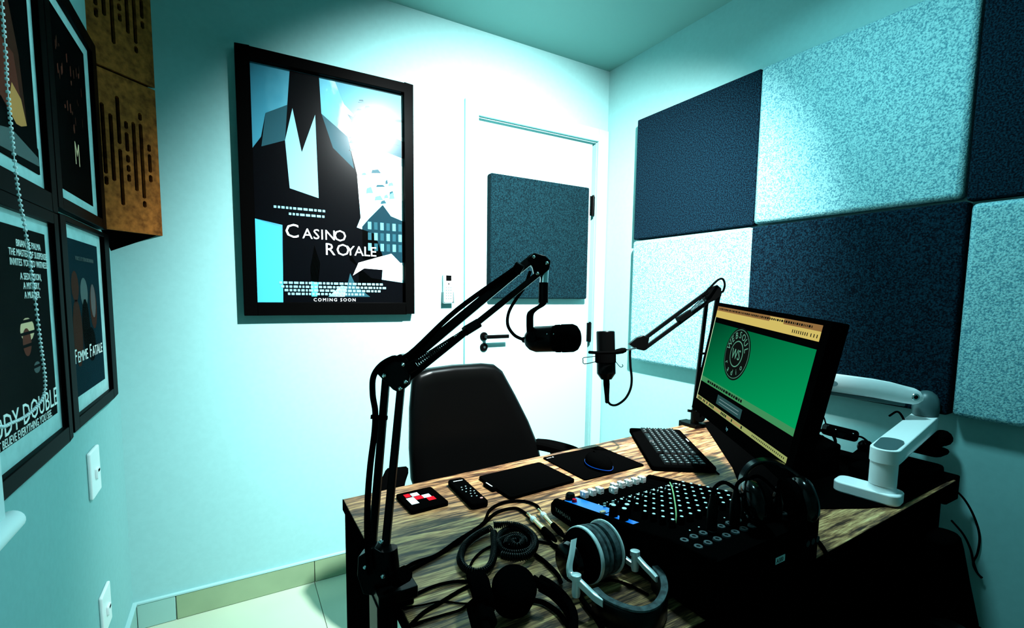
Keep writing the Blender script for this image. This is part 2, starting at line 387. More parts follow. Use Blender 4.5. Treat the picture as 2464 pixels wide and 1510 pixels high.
q([(.34,0),(.37,0),(.40,.18),(.365,.26),(.335,.16)], 3, 3)
q([(.56,.03),(.74,.03),(.64,.08),(.60,.14)], 3.5, 5)
q([(.69,.21),(.69,.36),(.74,.40),(.84,.47),(.90,.42),(.995,.40),(.995,.20),(.84,.19)], 3, 4)
for i in range(6):
    for j in range(3): q([(.73+i*.045,.25+j*.05),(.755+i*.045,.25+j*.05),(.755+i*.045,.285+j*.05),(.73+i*.045,.285+j*.05)], 4, 5 if (i+j) % 2 else 6)
q([(.30,.34),(.30,.10),(.82,.06),(.84,.22),(.78,.33),(.62,.36)], 3, 0)
q([(.33,.0),(.33,.03),(.72,.03),(.72,.0)], 5, 0)
q([(.58,.26),(.66,.17),(.66,.0),(.995,.0),(.995,.10),(.75,.12),(.60,.2)], 3, 0)
q([(.62,.13),(.70,.165),(.86,.16),(.995,.11),(.995,.18),(.90,.24),(.80,.22),(.66,.19)], 4, 1)
rr_ = random.Random(8)
for k in range(34):
    x, y = rr_.uniform(.60, .93), rr_.uniform(.66, .93); w_ = rr_.uniform(.03, .13); h_ = rr_.uniform(.006, .022)
    q([(x, y), (min(x+w_, .995), y+.004), (min(x+w_*.8, .99), y+h_), (x+w_*.2, y+h_*.8)], 3+.1*(k % 5), (5, 6, 4, 5)[k % 4])
for k in range(16):
    x, y = rr_.uniform(.66, .93), rr_.uniform(.47, .62); w_ = rr_.uniform(.02, .08); h_ = rr_.uniform(.008, .035)
    q([(x, y), (min(x+w_, .995), y+.006), (min(x+w_*.7, .99), y+h_), (x+w_*.1, y+h_*.7)], 3+.1*(k % 5), (6, 5, 2)[k % 3])
obj('artwork', mb, ART, ps, smooth_=False)
def TM(PM, PW, PH, x, y, z=.0016): return PM @ Matrix.Translation((x*PW, y*PH, z))
mb = MB()
mb.text('C', .078, TM(PM, PW, PH, .180, .288)); mb.text('ASIN', .058, TM(PM, PW, PH, .290, .288), space=1.05); mb.text('O', .066, TM(PM, PW, PH, .490, .285))
obj('lettering', mb, P_WHITE, ps, smooth_=False); mb = MB()
mb.text('R', .070, TM(PM, PW, PH, .430, .220)); mb.text('O', .070, TM(PM, PW, PH, .505, .220)); mb.text('YALE', .058, TM(PM, PW, PH, .575, .223), space=.97)
obj('lettering', mb, P_WHITE, ps, smooth_=False); mb = MB()
mb.text('COMING SOON', .019, TM(PM, PW, PH, .35, .008), space=1.35)
obj('lettering', mb, P_WHITE, ps, smooth_=False)
mb = MB()
for x0, x1, y in [(.12,.44,.410),(.21,.44,.385),(.14,.84,.085),(.15,.86,.068),(.17,.80,.052),(.19,.70,.036)]:
    x = x0
    while x < x1:
        l = random.uniform(.012, .03); polyflat(mb, PM, PW, PH, [(x, y), (x+l, y), (x+l, y+.010), (x, y+.010)], .0016); x += l+.008
obj('credit_lines', mb, P_PALE, ps, smooth_=False)['kind'] = 'stuff'

# ------------------------------------------------------------------ four posters on the left wall
def lf(name, label, y0, y1, z0, z1, m, p, bg):
    M = plane((XL, y0, z0), (0, 1, 0), (0, 0, 1))
    return framed(name, label, M, y1-y0, z1-z0, (m[0]-y0, m[1]-z0, m[2]-y0, m[3]-z0), .022, True, (p[0]-y0, p[1]-z0, p[2]-y0, p[3]-z0), bg)
t, ps, PM, PW, PH = lf('small_poster', 'black framed dark poster with a single letter M, upper row beside the cork corner box', 1.489, 1.975, 1.445, 2.000, (1.528, 1.474, 1.925, 1.962), (1.546, 1.502, 1.872, 1.932), P_DARK)
mb = MB(); mb.text('M', .085, TM(PM, PW, PH, .47, .20), sx=.75, ex=.0002); obj('lettering', mb, P_CREAM, ps, smooth_=False)
mb = MB()
for k in range(26):
    x, y = random.uniform(.15, .85), random.uniform(.38, .82); w_ = random.uniform(.01, .03); h_ = random.uniform(.02, .07)
    polyflat(mb, PM, PW, PH, [(x, y), (x+w_, y+.01), (x+w_*.8, y+h_), (x-w_*.3, y+h_*.8)], .0003, k % 2)
obj('artwork', mb, [P_BRN, P_RUST], ps, smooth_=False)['kind'] = 'stuff'
t, ps, PM, PW, PH = lf('small_poster', 'black framed poster with reddish sky and dark hills, upper left corner of the photo', .985, 1.484, 1.430, 2.000, (1.03, 1.470, 1.445, 1.962), (1.055, 1.500, 1.415, 1.932), P_DARK)
mb = MB()
q = lambda pts, k, mi: polyflat(mb, PM, PW, PH, pts, k*.0003, mi)
q([(.0,.25),(.85,.2),(.8,.5),(.6,.9),(.3,.95),(0,.9)], 1, 1); q([(.2,.2),(.80,.22),(.72,.48),(.5,.5)], 2, 2); q([(.55,.16),(.85,.18),(.78,.30),(.66,.34)], 3, 3)
q([(0,0),(1,0),(1,.12),(.85,.2),(.7,.16),(.5,.24),(.2,.2),(0,.28)], 4, 0)
q([(.3,.02),(1,.04),(.98,.08),(.6,.13),(.4,.1)], 5, 4)
obj('artwork', mb, [P_DARK, P_BRN, P_RUST, P_SUN, P_GREY], ps, smooth_=False)
t, ps, PM, PW, PH = lf('small_poster', 'black framed dark poster with white title and dim shapes, lower row beneath cork box', 1.491, 1.992, .915, 1.432, (1.535, .945, 1.928, 1.418), (1.550, .985, 1.880, 1.385), P_NAVY)
mb = MB()
q = lambda pts, k, mi: polyflat(mb, PM, PW, PH, pts, k*.0003, mi)
def blob(cx, cy, rx, ry, k, mi, n=14): q([(cx+rx*math.cos(2*math.pi*i/n), cy+ry*math.sin(2*math.pi*i/n)) for i in range(n)], k, mi)
blob(.22, .70, .10, .10, 1, 1); blob(.47, .66, .11, .10, 1, 2); blob(.74, .56, .115, .16, 1, 1); blob(.22, .40, .13, .22, 1, 1); blob(.47, .42, .12, .2, 2, 0)
blob(.74, .60, .08, .12, 2, 3); blob(.60, .30, .14, .12, 2, 0)
obj('artwork', mb, [P_DARK, P_BRN, P_GREY, flat('mauve', (.12, .10, .10))], ps, smooth_=False)
mb = MB(); mb.text('F', .052, TM(PM, PW, PH, .06, .215), sx=.85); mb.text('EMME', .040, TM(PM, PW, PH, .145, .215), sx=.95); obj('lettering', mb, P_LET, ps, smooth_=False)
mb = MB(); mb.text('F', .052, TM(PM, PW, PH, .50, .215), sx=.85); mb.text('ATALE', .040, TM(PM, PW, PH, .59, .215), sx=.98); obj('lettering', mb, P_LET, ps, smooth_=False)
mb = MB(); mb.text('VOICE ET STRAORDINARIA', .015, TM(PM, PW, PH, .26, .87), sx=1.0); obj('lettering', mb, P_GREY, ps, smooth_=False)
t, ps, PM, PW, PH = lf('small_poster', 'black framed black poster with many lines of white text, lower row behind the bead chain', .975, 1.478, .908, 1.428, (1.02, .942, 1.448, 1.402), (1.045, .982, 1.418, 1.375), P_DARK)
mb = MB(); mb.text('BODY DOUBLE', .056, TM(PM, PW, PH, .02, .055), sx=.95, space=1.0)
obj('lettering', mb, P_LET, ps, smooth_=False); mb = MB(); mb.text("DON'T BELIEVE EVERYTHING YOU SEE.", .0215, TM(PM, PW, PH, .02, .008), sx=.86)
for i, s in enumerate(['BRIAN DE PALMA', 'THE MASTER OF SUSPENSE,', 'INVITES YOU TO WITNESS', 'A SEDUCTION,', 'A MYSTERY,', 'A MURDER.']):
    obj('lettering', mb, P_LET, ps, smooth_=False); mb = MB(); mb.text(s, .019, TM(PM, PW, PH, .72, .905-.046*i-(.02 if i > 2 else 0)), align='CENTER', sx=.9)
obj('lettering', mb, P_LET, ps, smooth_=False)
mb = MB()
q = lambda pts, k, mi: polyflat(mb, PM, PW, PH, pts, k*.0003, mi)
blob(.62, .50, .10, .06, 1, 1); blob(.60, .44, .06, .07, 2, 0); blob(.72, .30, .05, .03, 1, 2)
for i in range(6): q([(.2,.60-i*.06),(.92,.62-i*.06),(.92,.605-i*.06),(.2,.585-i*.06)], 3, 3)
obj('artwork', mb, [P_RUST, P_CREAM, P_GREY, P_BLACK], ps, smooth_=False)

# ------------------------------------------------------------------ corner boxes with cut slots
def corner_box(label, z0, z1, low):
    A = Vector((XL, 1.993, 0)); B = Vector((-.213, YB, 0)); Cn = Vector((XL, YB, 0))
    t = thing('corner_bass_trap', label, 'acoustic box', (-.32, 2.10, z0), 'cork corner boxes')
    u = (B-A).normalized(); n = Vector((-u.y, u.x, 0)); n = -n if n.dot(Vector((1, -1, 0))) < 0 else n
    mb = MB(); a, b, c = A-n*.014, B-n*.014, Cn
    a = a+u*.002; b = b-u*.002
    mb.add([(a.x, a.y, z0), (b.x, b.y, z0), (c.x, c.y, z0-low), (a.x, a.y, z1), (b.x, b.y, z1), (c.x, c.y, z1)], [(0,1,2), (3,5,4), (0,3,4,1), (1,4,5,2), (2,5,3,0)])
    obj('body', mb, BLACK, t, smooth_=False)
    W = (B-A).length; H = z1-z0
    M = plane((A.x-n.x*.012, A.y-n.y*.012, z0), u, (0, 0, 1))
    # slotted face: a grid of columns, slots left open
    slots = [(.115, [(.30,.785)]), (.115+.115, [(.315,.735)]), (.345,[(.17,.53),(.56,.86)]), (.46,[(.33,.38),(.395,.44),(.455,.505),(.525,.65),(.67,.72)]), (.575,[(.28,.73)]), (.69,[(.18,.225),(.24,.735),(.755,.805)]), (.815,[(.36,.41),(.425,.55),(.565,.615)])]
    slots[0] = (.115, [(.28,.335),(.35,.785)])
    sw = .060
    mb = MB(); mb.M = M; xprev = 0
    for cx_, ss in slots:
        x0, x1 = (cx_)*W, (cx_+sw)*W
        mb.box((xprev, .002, 0), (x0, H-.002, .012)); yprev = .002
        for (s0, s1) in ss:
            mb.box((x0, yprev, 0), (x1, s0*H, .012)); yprev = s1*H
        mb.box((x0, yprev, 0), (x1, H-.002, .012)); xprev = x1
    mb.box((xprev, .002, 0), (W, H-.002, .012))
    f = obj('slotted_face', mb, CORK, t, smooth_=False)
    mb = MB(); mb.M = M
    for cx_, ss in slots:      # rounded slot ends
        for (s0, s1) in ss:
            for e, sg in ((s0, 1), (s1, -1)):
                for s_ in (0, 1):
                    xx = (cx_+sw*s_)*W; d = 1 if s_ == 0 else -1; r = .0042
                    mb.prism([(xx, e*H), (xx+d*r, e*H), (xx, e*H+sg*r)], 0, .0118)
    obj('slot_end', mb, CORK, t, smooth_=False)['kind'] = 'stuff'
corner_box('cork faced corner box with cut slots, the lower of the two above the posters corner', 1.450, 1.956, .06)
corner_box('cork faced corner box, the upper dark one running to the top edge of the photo', 1.960, 2.466, 0)

# ------------------------------------------------------------------ wall plates, wall remote
def plate(label, y0, y1, z0, z1, sock):
    t = thing('socket_plate', label, 'wall plate', (XL, (y0+y1)/2, z0))
    mb = MB(); mb.M = plane((XL, y0, z0), (0, 1, 0), (0, 0, 1)); W, H = y1-y0, z1-z0
    mb.rbox((0, 0, 0), (W, H, .009), .006); obj('plate', mb, WHITEP, t, bevel=.003)
    mb = MB(); mb.M = plane((XL+.009, y0, z0), (0, 1, 0), (0, 0, 1)); mb.rbox((W*.36, H*.36, 0), (W*.66, H*.58, .006), .003); s = obj('socket', mb, WHITEP, t, bevel=.001)
    mb = MB(); mb.M = plane((XL+.0151, y0, z0), (0, 1, 0), (0, 0, 1)); mb.box((W*.44, H*.50, 0), (W*.60, H*.55, .0006)); obj('socket_hole', mb, BLACK, s, smooth_=False)
plate('white wall plate with a small socket below the framed posters', 1.668, 1.768, .680, .812, 1)
plate('white wall plate low on the left wall near the skirting', 1.690, 1.790, .265, .385, 1)
p = on(1042, 720, 1, YB); q_ = on(1070, 645, 1, YB)
rx0, rx1, rz0, rz1 = .860, .905, 1.215, 1.350
t = thing('ac_remote', 'small white remote control in a wall holder between poster and door', 'remote control', ((rx0+rx1)/2, YB, rz0))
M = plane((rx0, YB, rz0), (1, 0, 0), (0, 0, 1))
mb = MB(); mb.M = M; mb.rbox((-.004, -.004, 0), (rx1-rx0+.004, .052, .006), .006); mb.box((-.004, -.004, .006), (-.001, .05, .03)); mb.box((rx1-rx0+.001, -.004, .006), (rx1-rx0+.004, .05, .03)); mb.box((-.004, -.004, .006), (rx1-rx0+.004, -.001, .03))
obj('wall_holder', mb, mat('holder_shade_grey', (.08, .13, .13), .5), t, bevel=.001)  # holder greyed to carry the shadow at the foot of the remote
mb = MB(); mb.M = M; mb.rbox((0, 0, .006), (rx1-rx0, rz1-rz0, .028), .006); bd = obj('body', mb, WHITEP, t, bevel=.002)
mb = MB(); mb.M = M; mb.rbox((.009, .102, .028), (.036, .128, .0287), .002); obj('display', mb, BLACKG, t)
GREYB = mat('grey_button', (.05, .09, .09), .5)
mb = MB(); mb.M = M; mb.cyl((.0225, .088, .028), (.0225, .088, .0295), .0035); obj('button', mb, BLACK, t)
for i in range(3):
    for j in range(5):
        mb = MB(); mb.M = M; mb.rbox((.0075+i*.0115, .016+j*.013, .028), (.0135+i*.0115, .0215+j*.013, .0292), .0015); obj('button', mb, GREYB, t)

# ------------------------------------------------------------------ roller blind with bead chain
bx = -.285; e1 = on(10, 1235, 0, bx).y; be = on(35, 1245, 0, bx); zb = be.z
t = thing('roller_blind', 'white roller blind at the left edge of the photo with a hanging bead chain', 'blind', (bx, .55, zb))
obj('fabric', MB().box((bx-.001, .0, zb), (bx+.001, e1, 2.36)), mat('blind_fabric', (.6, .75, .75), .8), t, smooth_=False)
obj('bottom_bar', MB().lathe((bx, -.01, zb), (bx, be.y, zb), [(0, .015), (be.y, .015), (be.y+.006, .012)], 20), WHITEP, t)
cy_ = on(60, 500, 0, bx+.01).y
obj('roller', MB().cyl((bx, -.02, 2.38), (bx, cy_+.01, 2.38), .024, n=24), WHITEP, t)
for yy in (-.03, cy_+.012): obj('bracket', MB().box((XL, yy, 2.34), (bx+.03, yy+.006, 2.42)), WHITEP, t, smooth_=False)
ch = [Vector((bx+.01, on(u, v, 0, bx+.01).y, on(u, v, 0, bx+.01).z)) for u, v in ((-6, -120), (4, 0), (18, 210), (40, 430), (62, 560), (82, 700), (97, 820), (108, 905), (106, 948), (86, 980), (58, 1003), (28, 1017), (0, 1026), (-60, 1000), (-80, 900))]
ch[0].y = ch[1].y; ch[0].z = 2.38
P = smooth(ch, 40); beads = MB(); acc = 0; last = P[0]
ico = [(0,0,1),(.89,0,.45),(.28,.85,.45),(-.72,.53,.45),(-.72,-.53,.45),(.28,-.85,.45),(.72,.53,-.45),(-.28,.85,-.45),(-.89,0,-.45),(-.28,-.85,-.45),(.72,-.53,-.45),(0,0,-1)]
icf = [(0,1,2),(0,2,3),(0,3,4),(0,4,5),(0,5,1),(1,6,2),(2,7,3),(3,8,4),(4,9,5),(5,10,1),(6,7,2),(7,8,3),(8,9,4),(9,10,5),(10,6,1),(11,7,6),(11,8,7),(11,9,8),(11,10,9),(11,6,10)]
for p in P[1:]:
    acc += (p-last).length; last = p
    if acc > .0066: acc = 0; beads.add([p+Vector(v)*.0029 for v in ico], icf)
obj('bead_chain', beads, WHITEP, t, ang=80)['kind'] = 'stuff'
obj('chain_cord', MB().tube(ch, .0007, 5, 6), WHITEP, t)

# ------------------------------------------------------------------ desk
DK = [(.217, 1.191), (.219, .445), (1.75, .497), (1.75, 1.272)]
t = thing('desk', 'wood grain desk with black legs filling the lower right of the room', 'desk', (.95, .85, 0))
mb = MB(); mb.prism([(x, y) for x, y in DK], .722, .75); obj('tabletop', mb, WOOD, t, bevel=.0015)
pn_ = [(.46,0),(1.18,0),(1.18,.722),(.778,.722),(.778,.636),(.706,.636),(.706,.722),(.46,.722)]
obj('side_panel', MB().rings([[Vector((.2185, y, z)) for y, z in pn_], [Vector((.2285, y, z)) for y, z in pn_]]), BLACK, t, smooth_=False)
obj('side_panel', MB().box((1.715, .52, .0), (1.738, 1.24, .722)), BLACK, t, bevel=.002)
obj('edge_band', MB().prism([(.2155, 1.1925), (.2155, .443), (.2172, .4435), (.2172, 1.1925)], .722, .7490), BLACK, t, smooth_=False)
obj('edge_band', MB().prism([(.2165, .4425), (1.751, .4945), (1.751, .4968), (.2165, .4449)], .722, .7490), BLACK, t, smooth_=False)
obj('back_rail', MB().box((.2285, 1.12, .60), (1.715, 1.14, .722)), BLACK, t, bevel=.002)
obj('under_desk_shade', MB().box((.2285, .545, .05), (1.715, .56, .722)), BLACK, t, bevel=.002)  # black board added to stand in for the deep shade under the desk

# black equipment trunk, bag by the desk end
t = thing('equipment_bag', 'black equipment bag leaning at the right end of the desk below the cables', 'bag', (1.60, .42, 0))
mb = MB(); mb.rings([[Vector((x, y, z)) for x, y in rrect(1.49, .425, xr, .487, .03)] for z, xr in ((0, 1.835), (.2, 1.83), (.35, 1.80), (.5, 1.70), (.62, 1.625), (.665, 1.59))])
obj('body', mb, RUB, t, bevel=.01); mb = MB(); mb.tube([(1.52, .43, .42), (1.53, .415, .50), (1.60, .415, .50), (1.62, .43, .42)], .008); obj('handle', mb, RUB, t)
mb = MB().box((1.52, .412, .12), (1.76, .428, .36)); obj('pocket', mb, RUB, t, bevel=.008)

# ------------------------------------------------------------------ chair behind the desk
def chair(label, M0, back_pts, with_back=True, arms=((.0,), ())):
    pass
t = thing('office_chair', 'black leather office chair with tall tapered back standing behind the desk', 'chair', (.70, 1.55, 0))
yb = 1.47
out = [on(u, v, 1, yb) for u, v in ((985,1150),(983,1080),(987,985),(996,915),(1009,897),(1040,888),(1100,881),(1170,877),(1200,879),(1216,892),(1243,950),(1268,1010),(1284,1060),(1292,1110))]
xa = min(p.x for p in out)
pts = [(p.x, p.z) for p in out]+[(.975, .52), (.52, .52)]
cx_ = sum(p[0] for p in pts)/len(pts); cz_ = .75
def shell(y0, k, bulge):
    r = []
    for x, z in pts:
        X = cx_+(x-cx_)*k; Z = cz_+(z-cz_)*k
        r.append((X, y0+((X-cx_)/.25)**2*-.03+((Z-.6)*.10), Z))
    return r
mb = MB(); mb.rings([shell(yb+.03, .90, 0), shell(yb+.02, .985, 0), shell(yb+.005, 1.0, 0), shell(yb-.012, .985, 0), shell(yb-.022, .93, 0), shell(yb-.016, .80, 0)])
obj('backrest', mb, LEATH, t, ang=80)
mb = MB(); mb.rbox((.48, 1.12, .44), (.98, 1.52, .52), .08); obj('seat', mb, LEATH, t, bevel=.02, seg=3)
mb = MB(); mb.cyl((.73, 1.40, .08), (.73, 1.40, .44), .025); obj('column', mb, BLACKM, t)
for k in range(5):
    a = math.radians(72*k+20); e = Vector((.73+.28*math.cos(a), 1.40+.28*math.sin(a), .075))
    lg = obj('leg', MB().bar((.73, 1.40, .10), e, .04, .03, w2=.025, h2=.02), BLACKM, t)
    obj('caster', MB().cyl(e+Vector((-.012, 0, -.048)), e+Vector((.012, 0, -.048)), .026, n=16), BLACKM, lg)
mb = MB(); mb.strip([(1.035, 1.26, .690), (1.015, 1.33, .703), (.985, 1.42, .703), (.965, 1.48, .695)], (1, .3, 0), .065, .03)
ar = obj('armrest', mb, RUB, t)
obj('arm_post', MB().tube([(.995, 1.40, .69), (1.03, 1.42, .6), (.97, 1.40, .48)], .013), BLACKM, ar)
mb = MB(); mb.strip([(.36, 1.26, .695), (.38, 1.33, .705), (.42, 1.42, .705)], (1, -.2, 0), .07, .03)
ar = obj('armrest', mb, RUB, t)
obj('arm_post', MB().tube([(.385, 1.40, .70), (.40, 1.42, .6), (.50, 1.40, .48)], .013), BLACKM, ar)

# ------------------------------------------------------------------ boom arm with the large microphone
def tubepx(pts, d, r, **k):
    return MB().tube([at(u, v, (d if not isinstance(d, (list, tuple)) else d[i])) for i, (u, v) in enumerate(pts)], r, **k)
cl = at(905, 1400, .80)
t = thing('boom_arm', 'black scissor boom arm clamped to the left end of the desk', 'microphone arm', (.235, .735, .70))
yc = .742
mb = MB()
mb.box((.180, yc-.030, .765), (.244, yc+.028, .785)).box((.178, yc-.028, .640), (.203, yc+.026, .768)).box((.180, yc-.02, .640), (.258, yc+.018, .660))
mb.box((.196, yc-.022, .7502), (.240, yc+.022, .766))
c0 = obj('clamp', mb, BLACKM, t, bevel=.002)
mb = MB(); mb.cyl((.2385, yc, .662), (.2385, yc, .7215), .009).cyl((.2385, yc, .59), (.2385, yc, .645), .006).bar((.2385, yc-.025, .596), (.2385, yc+.025, .596), .01, .01)
obj('clamp_screw', mb, BLACKM, t)
obj('post', MB().cyl((.212, yc+.005, .78), (.207, yc+.008, .84), .014), BLACKM, t)
mb = MB(); mb.cyl(at(955, 1392, .765), at(975, 1380, .75), .013, n=12); obj('knob', mb, RUB, t)
side = (at(960, 900, .85)-at(900, 900, .85)).normalized()
dB, dE, dT = .795, .85, 1.0
def fr_plate(pp, d, th):
    P = [at(u, v, d) for u, v in pp]; n = FW*th
    return MB().rings([[p-n*.5 for p in P], [p+n*.5 for p in P]])
obj('base_bracket', fr_plate([(868,1330),(905,1308),(942,1330),(938,1400),(928,1425),(880,1418),(866,1375)], .79, .03), BLACKM, t, bevel=.002)
def seg(a, da, b_, db, w_, h_): return MB().bar(at(*a, da), at(*b_, db), w_, h_, up=FW)
obj('lower_bar', seg((893,1345),dB,(930,900),dE,.013,.012), BLACKM, t)
obj('lower_bar', seg((925,1345),dB,(965,930),dE,.013,.012), BLACKM, t)
obj('upper_bar', seg((962,885),dE,(1283,620),dT,.017,.014), BLACKM, t)
obj('upper_bar', seg((975,915),dE,(1300,655),dT,.012,.012), BLACKM, t)
obj('elbow_bracket', fr_plate([(908,893),(922,872),(968,850),(984,862),(990,905),(984,925),(964,942),(950,935)], dE, .03), BLACKM, t, bevel=.002)
obj('head_bracket', fr_plate([(1262,630),(1284,610),(1312,617),(1324,630),(1320,650),(1303,664),(1284,660),(1280,642)], dT, .028), BLACKM, t, bevel=.002)
for (u, v, d) in ((925,903,.828),(963,934,.828),(976,918,.828),(970,877,.828),(1284,618,.98),(1316,633,.98),(1293,658,.98),(880,1363,.768),(922,1385,.768),(918,1302,.785)):
    a = at(u, v, d); obj('bolt', MB().lathe(a, a-FW*.006, [(0, .0035), (.003, .0035), (.006, .0012)], 12), CHROME, t)
def spring(a, da, b_, db, r):
    A, B = at(*a, da), at(*b_, db); d = (B-A); L = d.length; d.normalize(); x = d.orthogonal().normalized(); y = d.cross(x); n = int(L/.0045); pts = []
    for i in range(n*8): th = 2*math.pi*i/8; pts.append(A+d*(L*i/(n*8))+(x*math.cos(th)+y*math.sin(th))*r)
    return MB().tube(pts, .0011, 5, 1)
obj('spring', spring((982,890),.838,(1130,790),.91,.0052), BLACKM, t)
obj('spring', spring((1000,872),.83,(1095,812),.89,.0045), BLACKM, t)
obj('spring_hook', seg((1120,796),.905,(1150,778),.925,.018,.016), BLACKM, t)
obj('spring_hook', seg((978,890),.838,(1000,876),.845,.018,.016), BLACKM, t)
obj('cable_tie', seg((893,1002),.822,(932,1005),.822,.007,.007), RUB, t)
obj('cable_tie', seg((1132,783),.92,(1152,780),.92,.010,.010), RUB, t)
obj('clip', MB().bar(at(1236,640,.97), at(1256,652,.97), .022, .02, up=FW), BLACKM, t, bevel=.003)
tag(obj('microphone_cable', tubepx([(1276,652),(1262,690),(1240,722),(1224,752),(1222,782),(1238,806),(1262,818)], [.99,.99,1.0,1.01,1.02,1.03,1.03], .0035), RUB), 'short black cable hanging from the boom arm into the large microphone', 'cable')
cb = MB().tube([at(*a) for a in ((1240,645,.965),(1100,745,.915),(985,852,.845),(945,862,.83),(915,880,.82),(898,908,.815),(897,950,.81),(903,990,.808),(901,1040,.80),(891,1120,.79),(885,1200,.782),(884,1290,.775),(890,1380,.765))], .0052)
tag(obj('microphone_cable', cb, RUB), 'thick black cable running along the large boom arm down to its clamp', 'cable')

# large broadcast microphone
mc = at(1330, 812, 1.0)
t = thing('broadcast_microphone', 'large black cylindrical microphone hanging in a yoke from the boom arm', 'microphone', mc)
tail, nose = at(1258, 817, 1.03), at(1396, 812, .975); Lm = (nose-tail).length
k = Lm
mb = MB().lathe(tail, nose, [(0, .006), (k*.06, .0075), (k*.08, .016), (k*.14, .023), (k*.24, .0275), (k*.56, .0275), (k*.565, .0265), (k*.58, .0265)], 32)
obj('body', mb, BLACKM, t)
mb = MB().lathe(tail, nose, [(k*.575, .0275), (k*.60, .029), (k*.66, .0292), (k*.665, .028), (k*.70, .028), (k*.705, .0295), (k*.88, .0290), (k*.94, .0255), (k*.98, .018), (k*1.0, .008)], 32)
obj('windscreen', mb, RUB, t)
for uu in (1316, 1332): obj('indicator', MB().ball(at(uu, 803, .968), .0013, 8), CHROME, t)
obj('mount_post', MB().cyl(at(1311, 640, 1.0), at(1308, 690, 1.0), .0085), CHROME, t)
obj('mount_sleeve', MB().cyl(at(1308, 680, 1.0), at(1307, 729, 1.0), .0105), BLACKM, t)
ys_ = MB().strip([at(1308,722,1.0), at(1304,733,1.0), at(1285,745,1.005), at(1276,756,1.01), at(1275,780,1.01), at(1276,806,1.01)], RT, .015, .006)
yk = obj('yoke', ys_, BLACKM, t)
obj('yoke_knob', MB().cyl(at(1277, 812, .99), at(1277, 812, .965), .010), BLACKM, yk)

# ------------------------------------------------------------------ second boom arm with the slim microphone
t = thing('boom_arm', 'thinner black boom arm standing behind the monitor near the right wall', 'microphone arm', D(1675, 1022))
e2, b2, t2 = 1.70, 1.80, 1.56
bp_ = at(1676, 1000, b2)
fw = Vector((bp_.x, bp_.y, 0))
yy = 1.235
bx2 = at(1672, 1000, 1.0); r_ = ray(1672, 1003); kk = (1.225)/r_.y; B2 = CAM+r_*kk
mb = MB().box((B2.x-.03, B2.y-.03, .7502), (B2.x+.03, B2.y+.045, .764)).box((B2.x-.022, 1.268, .69), (B2.x+.022, 1.284, .764)).box((B2.x-.02, B2.y-.01, .690), (B2.x+.02, 1.276, .704))
obj('clamp', mb, BLACKM, t, bevel=.002)
obj('clamp_screw', MB().cyl((B2.x, B2.y+.01, .65), (B2.x, B2.y+.01, .7215), .008), BLACKM, t)
top2 = Vector((B2.x, B2.y, .764))
obj('post', MB().cyl(top2, top2+Vector((0, 0, .05)), .016), BLACKM, t)
db2 = kk
obj('crossbar', seg((1655,987),db2,(1684,992),db2,.010,.010), BLACKM, t)
obj('knob', MB().cyl(at(1684,1003,db2-.03), at(1684,1003,db2+.01), .020), RUB, t)
obj('lower_bar', seg((1669,990),db2,(1700,725),e2,.013,.013), BLACKM, t)
obj('lower_bar', seg((1683,985),db2,(1726,712),e2,.012,.012), BLACKM, t)
obj('elbow_bracket', fr_plate([(1690,712),(1708,690),(1722,686),(1732,694),(1732,712),(1718,722),(1700,730)], e2, .03), BLACKM, t, bevel=.002)
obj('upper_bar', seg((1712,694),e2,(1548,816),t2,.013,.012), BLACKM, t)
obj('upper_bar', seg((1716,716),e2,(1550,838),t2,.013,.012), BLACKM, t)
obj('head_bracket', fr_plate([(1512,828),(1530,812),(1545,806),(1560,812),(1555,838),(1548,843),(1527,838)], t2, .028), BLACKM, t, bevel=.002)
obj('spring', spring((1700,712),e2-.03,(1645,765),e2-.07,.006), BLACKM, t)
obj('spring_hook', seg((1660,752),e2-.06,(1632,770),e2-.08,.022,.02), BLACKM, t)
obj('cable_tie', seg((1684,850),1.73,(1700,850),1.73,.008,.008), RUB, t)
tag(obj('microphone_cable', MB().tube([at(*a) for a in ((1690,712,1.66),(1712,688,1.66),(1728,673,1.67),(1739,671,1.68),(1744,684,1.68),(1740,700,1.69),(1731,715,1.70),(1712,820,1.74),(1700,900,1.77),(1690,960,1.80))], .0038), RUB), 'black cable arching over the elbow of the thinner boom arm', 'cable')
t = thing('condenser_microphone', 'slim black upright microphone in a shock mount before the pale panel', 'microphone', at(1457, 860, 1.5))
a, b_ = at(1457, 796, 1.5), at(1459, 912, 1.5); L = (b_-a).length
obj('body', MB().lathe(a, b_, [(0, .0265), (.003, .0288), (L*.44, .0288), (L*.44+.001, .0275), (L*.46, .0275), (L*.46+.001, .0292), (L*.88, .0292), (L*.90, .0270), (L, .0165)], 32), BLACKM, t)
for k in range(2): obj('ring', MB().lathe(a, b_, [(L*(.44+.02*k), .0285), (L*(.45+.02*k), .0285)], 32), RUB, t)
obj('plug', MB().lathe(at(1459,910,1.5), at(1461,966,1.5), [(0, .0098), (.02, .0098), (.055, .0072), (.075, .0065), (.078, .004)], 20), RUB, t)
sm_ = obj('shock_mount', MB().lathe(at(1457,848,1.5), at(1457,878,1.5), [(0, .0300), (.001, .0325), (.030, .0325), (.032, .0300)], 28), RUB, t)
obj('mount_bar', MB().tube([at(1418,847,1.48), at(1440,848,1.45), at(1480,847,1.45), at(1500,843,1.49)], .0048, sm=4), RUB, sm_)
obj('mount_grip', MB().lathe(at(1478,847,1.50), at(1512,840,1.52), [(0,.006),(.01,.0085),(.03,.0095),(.042,.007)], 16), RUB, sm_)
obj('mount_stud', MB().cyl(at(1508,841,1.52), at(1532,837,1.55), .0028), CHROME, sm_)
